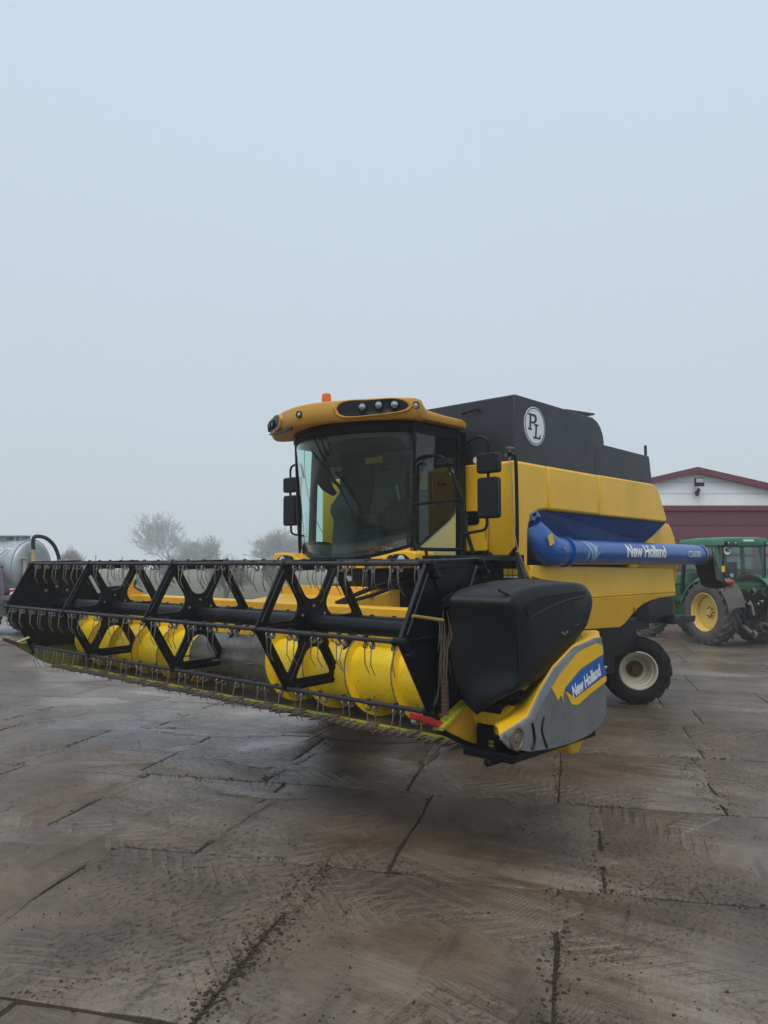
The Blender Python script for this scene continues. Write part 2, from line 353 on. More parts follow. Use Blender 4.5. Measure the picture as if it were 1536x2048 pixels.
    if not slabs:
        br = N(t, 'ShaderNodeTexBrick'); br.inputs['Scale'].default_value = 1.0; br.inputs['Mortar Size'].default_value = 0.02
        br.inputs['Brick Width'].default_value = 1.5; br.inputs['Row Height'].default_value = 1.8; t.links.new(Q, br.inputs['Vector'])
        col = mixc(t, br.outputs['Fac'], col, (0.02, 0.017, 0.014, 1))
    t.links.new(col, b.inputs['Base Color'])
    return m
M['mud'] = ground_material('muddy_concrete')
M['mudfar'] = ground_material('muddy_yard_far', False)
M['puddle'] = ground_material('wet_silt', True, 0.42)
M['clod'] = worn('wet_mud', (0.030, 0.0215, 0.0145), 0.75, amount=0.5, dirt=(0.055, 0.042, 0.030), scale=14, bstr=0.8, spec=0.25)

def mat_field():
    m, t, b = base_mat('winter_grass'); n = pos_noise(t, 0.25, 6, 0.7); n2 = pos_noise(t, 6, 4, 0.7)
    c = mixc(t, ramp(t, n.outputs[0], 0.35, 0.65).outputs[0], (0.075, 0.085, 0.035, 1), (0.135, 0.13, 0.075, 1))
    c = mixc(t, ramp(t, n2.outputs[0], 0.45, 0.7).outputs[0], c, (0.05, 0.055, 0.025, 1))
    t.links.new(c, b.inputs['Base Color']); b.inputs['Roughness'].default_value = 0.95; bump(t, b, n2.outputs[0], 0.8, 0.1); return m
M['field'] = mat_field()
field = MB().prism([(-330, -330), (330, -330), (330, 330), (-330, 330)], 'xy', -0.4, -0.045).build('grass_field', M['field'], smooth=0)
tag(field, kind='structure')
def uv2w(u, v): p = UX * u + UY * v; return p.x, p.y
corners = [uv2w(-30, -8), uv2w(34, -8), uv2w(34, 46), uv2w(4, 46), uv2w(-4, 34.5), uv2w(-30, 34.5)]
yard = MB().prism(corners, 'xy', -0.2, -0.012).build('yard', M['clod'], smooth=0); tag(yard, kind='structure')
# far part of the yard: one sheet level with the slabs
far = MB()
far.prism([uv2w(-30, 24.2), uv2w(34, 24.2), uv2w(34, 46), uv2w(4, 46), uv2w(-4, 34.5), uv2w(-30, 34.5)], 'xy', -0.018, -0.002)
far.build('far_paving', M['mudfar'], yard, smooth=0)
def slab_mesh(w, d, seed):
    rr = random.Random(seed); n = 7; g = 0.0055
    per = []
    for (ax, ay), (bx, by) in (((0, 0), (w, 0)), ((w, 0), (w, d)), ((w, d), (0, d)), ((0, d), (0, 0))):
        for i in range(n):
            s = i / n; px, py = ax + (bx - ax) * s, ay + (by - ay) * s
            inset = g + abs(rr.gauss(0, 0.004)) + (0.014 if rr.random() < 0.10 else 0)
            px = min(max(px, inset), w - inset); py = min(max(py, inset), d - inset)
            per.append((px - w / 2, py - d / 2))
    cx = [(x * (1 - 0.012 / w * 2), y * (1 - 0.012 / d * 2)) for x, y in per]
    mb = MB(); mb.loft([[(x, y, -0.02) for x, y in per], [(x, y, -0.006) for x, y in per], [(x, y, 0.0) for x, y in cx]])
    return mb.mesh('concrete_slab', M['mud'], 30)
rows = [(0.0, 0), (1.36, 0), (3.20, 0.0), (5.04, 0), (6.79, 0), (8.68, 0), (10.35, 0), (11.5, 0), (13.2, 0), (15.0, 0), (16.9, 0), (19.0, 0), (21.5, 0), (24.15, 0)]
known = {2: (-1.64, 1.53), 3: (-1.2, 1.37), 4: (-1.46, 1.32), 5: (-2.9, 2.1)}
smeshes = {}
nsl = 0
for ri in range(len(rows) - 1):
    v0, v1 = rows[ri][0], rows[ri + 1][0]; d = v1 - v0
    if v0 < 1.3: continue
    w = known.get(ri, (0, 1.5))[1] * (1 if v0 < 12 else 1.6); off = known.get(ri, (rnd.uniform(0, w), 0))[0]
    vm = (v0 + v1) / 2; half = vm * 0.62 + 2.2
    k0 = math.floor((-half - vm * 0.24 - off) / w); k1 = math.ceil((half - vm * 0.24 - off) / w)
    for k in range(k0, k1):
        uc = off + (k + 0.5) * w; x, y = uv2w(uc, vm)
        if abs(x) > 0.54 * y + 1.3 or nsl > 298: continue
        key = (ri, k % 3)
        if key not in smeshes: smeshes[key] = slab_mesh(w, d, ri * 10 + k % 3)
        o = bpy.data.objects.new('concrete_slab', smeshes[key]); COL.objects.link(o); o.parent = yard
        o.location = (x, y, rnd.uniform(-0.003, 0.0)); o.rotation_euler = (R(rnd.gauss(0, 0.06)), R(rnd.gauss(0, 0.06)), ROT + (math.pi if rnd.random() < .5 else 0)); nsl += 1
# crumbs of mud squeezed up along the joints and scattered by the tyres
def clods():
    mb = MB(); rr = random.Random(3)
    ico = bmesh.new(); bmesh.ops.create_icosphere(ico, subdivisions=1, radius=1); iv = [v.co.copy() for v in ico.verts]; fi = [tuple(v.index for v in f.verts) for f in ico.faces]; ico.free()
    def one(x, y, s):
        a = rr.uniform(0, 6.28); ca, sa = math.cos(a), math.sin(a); e = rr.uniform(0.5, 1.0); h = rr.uniform(0.18, 0.42)
        vs = []
        for p in iv:
            k = s * rr.uniform(0.7, 1.2); px, py, pz = p.x * k, p.y * k * e, p.z * s * h
            vs.append((x + px * ca - py * sa, y + px * sa + py * ca, pz * 0.9 + s * 0.08))
        mb.add(vs, fi)
    joints = []
    for ri, (v, _) in enumerate(rows):
        if 3 < v < 12: joints += [((u, v), (u + 1.0, v), rr.choice((0.1, 0.35, 0.8))) for u in np.arange(-5 - v * .2, 6 + v * .3, 1.0)]
        if ri in known:
            off, w = known[ri]
            for k in range(-4, 5): joints.append(((off + k * w, v), (off + k * w, rows[ri + 1][0]), rr.choice((0.1, 0.3, 1.0))))
    joints += [((-1.64, 3.2), (-1.64, 5.0), 2.2), ((-0.1, 3.2), (-0.1, 5.0), 1.8), ((1.19, 6.79), (1.1, 8.7), 2.0), ((-1.64, 3.2), (-1.64, 5.0), 2.2)]
    for (a, b_, dens) in joints:
        L_ = math.hypot(b_[0] - a[0], b_[1] - a[1])
        for _ in range(int(L_ * 95 * dens)):
            s = rr.random(); u = a[0] + (b_[0] - a[0]) * s + rr.gauss(0, 0.022 + 0.018 * dens); v = a[1] + (b_[1] - a[1]) * s + rr.gauss(0, 0.022 + 0.018 * dens)
            x, y = uv2w(u, v)
            if y > 2.5: one(x, y, abs(rr.gauss(0.002, 0.0055)) + 0.0025)
    for _ in range(260):                       # clusters dropped from tyre treads
        y = rr.uniform(3.0, 11); x = rr.uniform(-0.6, 0.6) * y; a = rr.uniform(0, 3.14); n = rr.choice((6, 12, 30)); l = rr.uniform(0.05, 0.45)
        for _ in range(n):
            q = rr.gauss(0, l); one(x + math.cos(a) * q + rr.gauss(0, 0.03), y + math.sin(a) * q + rr.gauss(0, 0.03), abs(rr.gauss(0.001, 0.0038)) + 0.002)
    return mb
tag(clods().build('mud_crumbs', M['clod'], smooth=0), 'dark wet mud crumbs pressed out of the slab joints and scattered over the yard', 'mud', kind='stuff')
def mud_films():
    mb = MB(); rr = random.Random(21)
    def film(u, v, au, av, rot, mb=mb, zz=0.0):
        n = 36; dz = rr.uniform(0, 0.0022) + zz; ph = [rr.uniform(0, 6.28) for _ in range(4)]; c, s = math.cos(rot), math.sin(rot); rings = []
        for k, (f, z) in enumerate(((1.0, -0.004), (0.90, 0.0010 + dz * 0.6), (0.62, 0.0022 + dz))):
            ring = []
            for i in range(n):
                a = 2 * math.pi * i / n; r = f * (1 + 0.22 * math.sin(2 * a + ph[0]) + 0.16 * math.sin(3 * a + ph[1]) + 0.10 * math.sin(5 * a + ph[2]) + 0.09 * math.sin(9 * a + ph[3]) + 0.06 * math.sin(15 * a + ph[0]))
                p, q = au * r * math.cos(a), av * r * math.sin(a); x, y = uv2w(u + p * c - q * s, v + p * s + q * c); ring.append((x, y, z))
            rings.append(ring)
        mb.loft(rings)
    for ri, (v, _) in enumerate(rows):
        if 3 < v < 14:
            for _ in range(int(8 + v * 1.1)): film(rr.uniform(-4.5 - v * .3, 4.5 + v * .5), v + rr.gauss(0, 0.03), rr.uniform(0.12, 0.55), rr.uniform(0.04, 0.13), rr.gauss(0, 0.15))
        if ri in known:
            off, w = known[ri]
            for k in range(-4, 6):
                for _ in range(2):
                    if rr.random() < 0.6: film(off + k * w + rr.gauss(0, 0.02), rr.uniform(v, rows[ri + 1][0]), rr.uniform(0.04, 0.12), rr.uniform(0.12, 0.5), rr.gauss(0, 0.12))
    pd = MB()
    for x, y, a, c_, r_ in ((-1.75, 8.55, 0.60, 0.34, 0.2), (-1.25, 7.95, 0.42, 0.20, -0.3), (-2.05, 9.3, 0.7, 0.18, 0.1), (-1.05, 6.85, 0.36, 0.09, 0.1), (-2.9, 7.9, 0.5, 0.12, 0.4), (-3.6, 9.9, 0.9, 0.42, 0.1), (-4.9, 11.4, 1.0, 0.5, 0.0), (-3.0, 12.5, 1.4, 0.6, 0.0), (-6.5, 14.0, 1.6, 0.8, 0.1), (-2.6, 5.9, 0.35, 0.12, 0.8), (2.35, 6.1, 0.28, 0.14, 0.9), (-2.3, 10.6, 0.9, 0.2, 0.0)):
        film(Vector((x, y)).dot(UX), Vector((x, y)).dot(UY), a, c_, r_, pd, 0.0025)
    return mb, pd
films, puddles = mud_films()
tag(puddles.build('puddle_water', M['puddle'], smooth=60), kind='structure')
tag(films.build('mud_film', M['mud'], smooth=60), 'thin smears of wet silt lying across the slab joints', 'mud', kind='stuff')
# ------------------------------------------------------------------ the combine harvester (x = forward, y = its left, towards the viewer's right)
CB = empty('combine_harvester', (0.437, 9.636, 0), R(-132.64))
tag(CB, 'big yellow combine harvester with black grain tank, blue unloading tube and wide black reel', 'combine harvester')
XR, ZR, RR, PH = 3.2, 1.5315, 0.5537, -1.83
# --- chassis and body
b = MB(); b.box(-4.2, 0.1, -1.1, 1.1, 1.0, 3.1); b.box(0.1, 1.1, 0.15, 0.70, 1.45, 1.98); b.box(-4.9, -4.2, -1.0, 1.0, 1.25, 1.7)
b.build('chassis', M['black'], CB, bevel=0.02)
b = MB(); b.box(-3.2, -0.9, 0.6, 1.36, 0.75, 1.25); b.box(-2.6, -1.6, 0.9, 1.3, 0.5, 1.0); b.box(-2.2, -0.9, -0.9, 0.6, 0.55, 1.0)
b.box(-1.55, -1.0, 0.95, 1.42, 0.85, 1.24)
b.build('side_tank_box', M['black'], CB, bevel=0.03)
up = [(-0.04, 1.93), (0.10, 1.88), (0.215, 2.10), (0.215, 3.14), (-0.497, 3.14), (-0.497, 2.62), (-0.38, 2.615), (-0.24, 2.59), (-0.14, 2.53), (-0.08, 2.45), (-0.055, 2.36)]
MB().prism(up, 'xz', 1.185, 1.55).build('side_panel', M['yellow'], CB, bevel=0.035, seg=3)
MB().prism([(-0.503, 2.62), (-0.503, 3.14), (-1.747, 3.142), (-1.747, 2.618)], 'xz', 1.185, 1.55).build('side_panel', M['yellow'], CB, bevel=0.035, seg=3)
MB().prism([(-1.753, 2.618), (-1.753, 3.142), (-3.38, 3.15), (-3.52, 3.12), (-3.62, 3.02), (-3.86, 2.66), (-3.84, 2.615)], 'xz', 1.185, 1.55).build('side_panel', M['yellow'], CB, bevel=0.035, seg=3)
MB().prism([(0.22, 3.14), (-3.5, 3.15), (-3.8, 2.6), (-3.8, 1.9), (0.1, 1.9), (0.22, 2.1)], 'xz', -1.55, -1.185).build('side_panel', M['yellow'], CB, bevel=0.035)
for s in (1, -1):
    MB().prism(rounded([(s * 0.79, 2.14), (s * 1.18, 2.14), (s * 1.18, 3.13), (s * 0.86, 3.13)], 0.03), 'yz', 0.08, 0.235).build('front_panel', M['yellow'], CB, bevel=0.012)
lr = MB().prism(rounded([(0.86, 2.44), (1.09, 2.44), (1.09, 2.60), (0.86, 2.60)], 0.05), 'yz', 0.228, 0.24).build('latch_recess', M['black'], CB)
MB().box(0.238, 0.262, 0.93, 1.05, 2.51, 2.55).build('latch', M['black'], lr, bevel=0.008)
MB().box(0.236, 0.243, 1.168, 1.182, 2.28, 2.45).build('hinge', M['steel'], CB)
low = [(-0.10, 1.985), (-4.02, 1.935), (-4.12, 1.52), (-3.63, 1.515), (-3.3, 1.485), (-3.04, 1.44), (-2.86, 1.37), (-2.71, 1.28), (-2.58, 1.19), (-2.46, 1.15), (-1.29, 1.185), (-1.08, 1.25), (-0.93, 1.52), (-0.45, 1.80), (-0.08, 1.86)]
MB().prism([(-0.10, 1.985), (-4.02, 1.935), (-4.108, 1.577), (-0.86, 1.577), (-0.45, 1.80), (-0.08, 1.86)], 'xz', 1.40, 1.555).build('lower_panel', M['yellow'], CB, bevel=0.012, seg=3)
sk = MB().prism([(-4.109, 1.572), (-4.12, 1.52)] + low[3:13] + [(-0.87, 1.572)], 'xz', 1.36, 1.554)
sk.v = [(x, y - (0.24 * (1.575 - z) if y > 1.5 else 0), z) for x, y, z in sk.v]
sk.build('lower_skirt', M['yellow'], CB, bevel=0.010)
MB().lathe([(0.0, 0.012), (0.03, 0.012), (0.046, 0.004), (0.05, 0)], 18, 'y', (-2.80, 1.516, 1.395)).build('side_lamp', M['orange'], CB)
MB().prism([(p[0], p[1]) for p in low], 'xz', -1.555, -1.40).build('lower_panel', M['yellow'], CB, bevel=0.018)
MB().prism([(-3.98, 2.645), (-4.2, 2.66), (-4.42, 2.57), (-4.55, 2.42), (-4.61, 2.2), (-4.61, 1.78), (-4.56, 1.68), (-4.44, 1.62), (-3.0, 1.80), (-3.25, 2.02), (-3.55, 2.3)], 'xz', -1.36, 1.39).build('rear_hood', M['yellow'], CB, bevel=0.06, seg=4)
MB().loft([[(-0.2, 1.5, 2.64), (-3.98, 1.5, 2.63), (-3.6, 1.32, 2.3), (-3.3, 1.25, 1.98), (-0.2, 1.25, 1.98)], [(-0.2, 1.12, 2.64), (-3.9, 1.12, 2.63), (-3.6, 1.12, 2.3), (-3.3, 1.12, 1.98), (-0.2, 1.12, 1.98)]]).build('recess_panel', M['navy'], CB, smooth=0)
rb = MB(); rb.prism([(-4.1, 1.50), (-4.85, 1.63), (-5.15, 1.42), (-5.15, 1.12), (-4.9, 1.05), (-3.3, 1.12), (-3.1, 1.40), (-3.6, 1.49)], 'xz', -1.1, 1.1)
rb.build('straw_hood', M['black'], CB, bevel=0.02)
sp_ = MB(); sp_.prism([(-4.7, 1.05), (-5.5, 1.05), (-5.55, 1.15), (-4.95, 1.18)], 'xz', 0.6, 1.3); sp_.build('spreader_plate', M['plastic'], CB, bevel=0.015)
MB().box(-5.155, -5.15, 0.85, 0.97, 1.28, 1.38).build('reflector', M['sticker'], CB)
bl = MB().lathe([(0.05, 0), (0.05, 0.05), (0.035, 0.06)], 16, 'z', (-4.55, 1.25, 2.46)).build('rear_beacon', M['black'], CB)
MB().lathe([(0.045, 0), (0.05, 0.03), (0.046, 0.08), (0.03, 0.10), (0, 0.105)], 18, 'z', (-4.55, 1.25, 2.52)).build('lens', M['orange'], bl)
# --- grain tank
tk = MB().prism([(0.17, 3.10), (0.105, 3.90), (-1.735, 3.89), (-1.735, 3.10)], 'xz', -1.5, 1.5).build('grain_tank', M['tank'], CB, bevel=0.018)
MB().prism([(-1.738, 3.10), (-1.738, 3.885)] + arc(-1.738, 3.57, 0.312, 90, 180, 8) + [(-2.05, 3.10)], 'xz', -1.475, 1.475).build('tank_rear_cover', M['tank'], tk, bevel=0.012)
MB().prism([(-1.74, 3.10), (-1.74, 3.572), (-3.43, 3.56), (-3.53, 3.10)], 'xz', -1.49, 1.49).build('tank_rear_box', M['tank'], tk, bevel=0.015)
MB().box(-3.42, -3.39, 1.43, 1.46, 3.56, 3.72).build('tank_post', M['tank'], tk)
h = MB(); h.add([(-1.28, 0.75, 3.93), (-1.28, 1.35, 3.93), (-2.05, 1.35, 3.985), (-2.05, 0.75, 3.985), (-1.28, 0.75, 3.955), (-1.28, 1.35, 3.955), (-2.05, 1.35, 4.01), (-2.05, 0.75, 4.01)],
                [(0, 3, 2, 1), (4, 5, 6, 7), (0, 1, 5, 4), (1, 2, 6, 5), (2, 3, 7, 6), (3, 0, 4, 7)]); h.box(-1.4, -1.36, 0.8, 1.3, 3.88, 3.94); h.box(-1.72, -1.70, 0.8, 1.3, 3.88, 3.96)
h.build('tank_hatch', M['tank'], tk)
hd = MB(); hd.tube([(0.12, 0.80, 3.76), (0.165, 0.80, 3.76), (0.165, 1.02, 3.78), (0.12, 1.02, 3.78)], 0.012); hd.build('tank_handle', M['black'], tk)
for yy, zz in ((0.72, 3.60), (0.78, 3.60), (0.72, 3.50), (0.78, 3.50)): MB().lathe([(0.009, 0), (0.009, 0.006), (0, 0.007)], 8, 'x', (0.136, yy, zz)).build('bolt', M['steel'], tk)
# round emblem on the tank's side
em = MB().lathe([(0.225, 0), (0.225, 0.006), (0, 0.006)], 40, 'y', (-0.29, 1.5, 3.585)).build('emblem_disc', M['white'], tk, smooth=0)
MB().lathe([(0.213, 0.0065), (0.213, 0.0085), (0.203, 0.0085), (0.203, 0.0065)], 40, 'y', (-0.29, 1.5, 3.585), True).build('emblem_ring', M['darkprint'], em, smooth=0)
def slab_letter(strokes, ox, oz, name):
    for k, poly in enumerate(strokes):
        pass
    mb = MB()
    for k, poly in enumerate(strokes): mb.prism([(-0.29 - (px + ox), 3.585 + pz + oz) for px, pz in poly], 'xz', 1.5062, 1.509 + 0.0004 * k)
    mb.build(name, M['darkprint'], em, smooth=0)
sh = 0.10
def it(poly): return [(x + z * sh, z) for x, z in poly]
slab_letter([it([(-0.005, 0), (0.075, 0), (0.075, 0.02), (-0.005, 0.02)]), it([(0.02, 0.02), (0.052, 0.02), (0.052, 0.19), (0.02, 0.19)]), it([(-0.01, 0.19), (0.13, 0.19), (0.16, 0.175), (0.10, 0.17), (-0.01, 0.17)]),
             it([(0.10, 0.19), (0.135, 0.185), (0.165, 0.16), (0.168, 0.125), (0.145, 0.095), (0.10, 0.08), (0.052, 0.08), (0.052, 0.10), (0.095, 0.10), (0.12, 0.115), (0.132, 0.135), (0.128, 0.158), (0.10, 0.17)])], -0.145, -0.055, 'emblem_letter')
slab_letter([it([(-0.02, 0), (0.13, 0), (0.14, 0.055), (0.12, 0.055), (0.105, 0.02), (-0.02, 0.02)]), it([(0.015, 0.02), (0.047, 0.02), (0.047, 0.15), (0.015, 0.15)]), it([(-0.01, 0.15), (0.075, 0.15), (0.075, 0.17), (-0.01, 0.17)])], -0.02, -0.145, 'emblem_letter')
# --- unloading auger along the left side
AY, AZ, AR = 1.62, 2.14, 0.15
at_ = MB(); at_.lathe([(AR, -0.66), (AR, -4.86), (AR - 0.012, -4.86), (AR - 0.012, -4.6)], 40, 'x', (0, AY, AZ)); at_ = at_.build('unloading_tube', M['blue'], CB)
MB().lathe([(AR, 0), (AR + 0.03, 0), (AR + 0.03, 0.03), (AR, 0.03)], 40, 'x', (-0.70, AY, AZ), True).build('tube_flange', M['blue'], at_)
el = MB()
sec = []
for cx, cy, cz, ang, rr_ in ((-0.66, 1.62, 2.14, 0, 0.160), (-0.52, 1.615, 2.14, 0, 0.175), (-0.42, 1.605, 2.15, 20, 0.188), (-0.34, 1.58, 2.19, 42, 0.195), (-0.28, 1.54, 2.27, 58, 0.195), (-0.235, 1.48, 2.37, 66, 0.188), (-0.205, 1.42, 2.45, 69, 0.180)):
    a = R(ang); ux, uz = -math.sin(a), math.cos(a)
    sec.append([(cx + ux * rr_ * math.cos(t), cy + rr_ * math.sin(t) * 0.94, cz + uz * rr_ * math.cos(t)) for t in [2 * math.pi * k / 28 for k in range(28)]])
el = el.loft(sec).build('tube_elbow', M['blue'], CB, smooth=50)
fl = MB(); qf = Matrix.Translation((-0.20, 1.40, 2.465)) @ Matrix.Rotation(R(22), 4, 'Y') @ Matrix.Rotation(R(28), 4, 'X')
for z_ in (-0.025, 0.022): fl.lathe([(0.17, z_), (0.205, z_), (0.205, z_ + 0.018), (0.17, z_ + 0.018)], 32, 'z', (0, 0, 0), True)
fl.xf(qf); fl.build('elbow_flange', M['blue'], el)
MB().lathe([(0.175, 0.045), (0.165, 0.16)], 24, 'z').xf(qf).build('elbow_neck', M['tank'], el)
for k in range(10):
    a = k * 0.628; MB().lathe([(0.013, -0.045), (0.013, 0.06), (0, 0.062)], 6, 'z', (0.193 * math.cos(a), 0.193 * math.sin(a), 0)).xf(qf).build('elbow_bolt', M['steel'], el)
place_flat(MB().prism([(-0.045, -0.06), (0.045, -0.06), (0.045, 0.06), (-0.045, 0.06)], 'xy', 0, 0.003), (-0.205, AY + 0.125, 2.27), (-1, 0.12, 0.35), (0.3, 0, 1)).build('warning_sticker', M['sticker'], el, smooth=0)
MB().lathe([(0.018, 0), (0.018, 0.012), (0, 0.014)], 12, 'y', (-0.42, AY + 0.165, 2.17)).build('elbow_bolt', M['steel'], el)
def on_tube(mb, x0, zc, r, step=0.02):
    mb = slice_mb(mb, step)
    mb.v = [(x0 - x, AY + (r + z) * math.cos((y + zc) / r), AZ + (r + z) * math.sin((y + zc) / r)) for x, y, z in mb.v]; return mb
on_tube(text_mb('New Holland', 0.235, 0.008, 0.05, 0.99), -2.66, 0.022, AR + 0.0035).build('brand_lettering', M['white'], at_, smooth=0)
on_tube(text_mb('New Holland', 0.235, 0.011, 0.05, 0.99), -2.672, 0.014, AR + 0.0016).build('lettering_shadow', M['darkprint'], at_, smooth=0)
on_tube(text_mb('CS6080', 0.135, 0.004, 0.08, 1.2), -4.32, 0.0, AR + 0.0035).build('model_lettering', M['graynum'], at_, smooth=0)
on_tube(text_mb('CS6080', 0.135, 0.006, 0.08, 1.2), -4.33, -0.008, AR + 0.0016).build('model_lettering_shadow', M['darkprint'], at_, smooth=0)
def leaf(p0, p1, bend, wid):
    a, b_ = Vector(p0), Vector(p1); d = b_ - a; n = Vector((-d.y, d.x)); L_, R_ = [], []
    for i in range(9):
        t = i / 8; c = a + d * t + n * bend * math.sin(math.pi * t); w = wid * 1.45 * math.sin(math.pi * min(1, t * 0.92 + 0.04)) ** 0.8
        L_.append(((c + n.normalized() * w).x, (c + n.normalized() * w).y)); R_.append(((c - n.normalized() * w).x, (c - n.normalized() * w).y))
    return L_ + R_[::-1]
lf = MB()
for p0, p1, bd, wd in (((-0.20, 0.15), (0.0, -0.13), 0.12, 0.015), ((-0.13, 0.155), (0.015, -0.13), 0.24, 0.014), ((-0.05, 0.15), (0.03, -0.13), 0.32, 0.013), ((-0.15, -0.14), (-0.12, 0.03), -0.12, 0.014), ((0.17, 0.0), (0.055, -0.13), -0.12, 0.010), ((0.14, 0.08), (0.045, -0.12), -0.24, 0.011)):
    lf.prism(leaf(p0, p1, bd, wd), 'xy', -0.0005, 0.0005)
on_tube(lf, -1.15, 0.01, AR + 0.003).build('leaf_emblem', M['paleblue'], at_, smooth=0)
spt = MB()
secs = []
for (x, z, hw, tk_) in ((-4.84, 2.13, 0.155, 0.155), (-4.98, 2.10, 0.16, 0.15), (-5.16, 1.98, 0.17, 0.15), (-5.34, 1.82, 0.19, 0.14), (-5.48, 1.68, 0.21, 0.14)):
    secs.append([(x + tk_ * 0.9 * math.cos(t) * (0.25 if x > -4.9 else 0.75), AY + hw * math.sin(t), z + tk_ * math.cos(t) * (1 if x > -4.9 else 0.55)) for t in [2 * math.pi * k / 14 for k in range(14)]])
spt.loft(secs, True, False)
spt = spt.build('tube_spout', M['flap'], CB, smooth=25); sm_ = spt.modifiers.new('t', 'SOLIDIFY'); sm_.thickness = 0.012
fp = MB(); fp.add([(-4.95, AY + 0.17, 2.24), (-5.20, AY + 0.10, 2.16), (-5.95, AY + 0.02, 1.69), (-5.62, AY + 0.12, 1.56), (-5.22, AY + 0.22, 1.72), (-5.02, AY + 0.20, 1.75)], [(0, 1, 2, 3, 4, 5)])
fo = fp.build('spout_flap', M['flap'], spt, smooth=0); fs = fo.modifiers.new('t', 'SOLIDIFY'); fs.thickness = 0.015
MB().lathe([(0.158, -4.80), (0.166, -4.80), (0.166, -4.86), (0.158, -4.86)], 32, 'x', (0, AY, AZ), True).build('spout_clamp', M['steel'], spt)
# --- cab
def cab_arc(n, hw, xs, sag):
    Rr = (hw * hw + sag * sag) / (2 * sag); cx = xs + sag - Rr; a = math.asin(min(1, hw / Rr))
    return [(cx + Rr * math.cos(a - 2 * a * i / n), Rr * math.sin(a - 2 * a * i / n)) for i in range(n + 1)]
NW = 28; rowsW = []
for j in range(9):
    t = j / 8
    pl = cab_arc(NW, 0.85 + 0.08 * t, 1.145 + 0.065 * t, 0.34 + 0.10 * t)
    row = []
    for i, (x, y) in enumerate(pl):
        e = abs(2 * i / NW - 1); zb = 2.052 + 0.145 * max(0, (e - 0.25) / 0.75) ** 1.5
        row.append((x, y, zb + (3.52 - zb) * t))
    rowsW.append(row)
ws = MB().loft(rowsW, False, False).build('windscreen', M['glass'], CB, smooth=80)
so = ws.modifiers.new('t', 'SOLIDIFY'); so.thickness = 0.007
sl = MB(); sl.loft([[(x + 0.004, y, z - 0.03) for x, y, z in rowsW[0]], [(x + 0.008, y, z + 0.018) for x, y, z in rowsW[0]], [(x - 0.03, y * 0.97, z + 0.018) for x, y, z in rowsW[0]], [(x - 0.03, y * 0.97, z - 0.03) for x, y, z in rowsW[0]]], False, False)
sl.build('windscreen_seal', M['black'], CB)
# yellow bumper skirt below the glass, swept up at both ends
bs = []
for i, (x, y, z) in enumerate(rowsW[0]):
    e = abs(2 * i / NW - 1); bs.append([(x - 0.05, y, z - 0.022), (x + 0.035, y * 1.02, z - 0.026), (x + 0.055, y * 1.03, 2.0 - 0.0 + 0.02), (x + 0.045, y * 1.03, 1.955), (x - 0.05, y, 1.955)])
skirt = MB().loft(bs).build('cab_skirt', M['yellow'], CB, smooth=40)
for s in (1, -1):
    pod = MB(); o = rounded([(0.62, 1.975), (1.12, 1.975), (1.12, 2.125), (0.98, 2.135), (0.80, 2.12), (0.62, 2.03)], 0.03)
    pod.prism([(s * y, z) for y, z in o], 'yz', 1.08, 1.40); pod = pod.build('lamp_pod', M['yellow'], CB, bevel=0.015)
    lr = MB().prism([(s * y, z) for y, z in rounded([(0.70, 1.985), (1.06, 1.985), (1.06, 2.05), (0.98, 2.10), (0.84, 2.10)], 0.03)], 'yz', 1.398, 1.406).build('lamp_recess', M['plastic'], pod)
    for yy in (0.80, 0.945):
        MB().lathe([(0.052, 0), (0.052, 0.012), (0.045, 0.016), (0, 0.024)], 20, 'x', (1.405, s * yy, 2.04)).build('headlamp', M['silver'] if yy > .9 else M['plastic'], pod)
# cab frame: floor, rear wall, pillars, roof liner
cf = MB(); cf.box(0.32, 1.2, -0.92, 0.92, 1.98, 2.06); cf.prism([(1.2, -0.86), (1.4, -0.62), (1.5, -0.3), (1.52, 0), (1.5, 0.3), (1.4, 0.62), (1.2, 0.86)], 'xy', 1.99, 2.055)
cf.build('cab_floor', M['interior'], CB)
rw = MB(); rw.box(0.26, 0.34, -0.92, 0.92, 2.0, 2.75); rw.box(0.26, 0.34, -0.92, -0.5, 2.75, 3.5); rw.box(0.26, 0.34, 0.5, 0.92, 2.75, 3.5); rw.box(0.26, 0.34, -0.92, 0.92, 3.4, 3.5); rw.build('cab_rear_wall', M['interior'], CB)
MB().box(0.295, 0.305, -0.5, 0.5, 2.75, 3.4).build('rear_window', M['tractorglass'], CB)
for s in (1, -1):
    MB().tube([(1.15, s * 0.915, 2.06), (1.175, s * 0.935, 2.6), (1.21, s * 0.945, 3.52)], 0.02, 8).build('cab_pillar', M['black'], CB)
    MB().prism([(0.36, 2.0), (0.47, 2.0), (0.44, 3.5), (0.30, 3.5)], 'xz', s * 0.905, s * 0.965).build('cab_pillar', M['black'], CB, bevel=0.01)
pl_ = MB(); pl_.prism([(0.93, 2.05), (1.02, 2.05), (1.0, 2.8), (0.96, 3.5), (0.66, 3.5), (0.70, 3.15), (0.64, 2.98), (0.56, 2.90), (0.62, 2.86), (0.78, 2.92), (0.90, 3.02)], 'xz', -0.93, -0.88); pl_.build('inner_pillar', M['interior'], CB, bevel=0.01)
lin = MB(); lin.prism(cab_arc(20, 0.95, 1.2, 0.46) + [(0.3, -0.95), (0.3, 0.95)], 'xy', 3.40, 3.50); lin.build('roof_liner', M['interior'], CB)
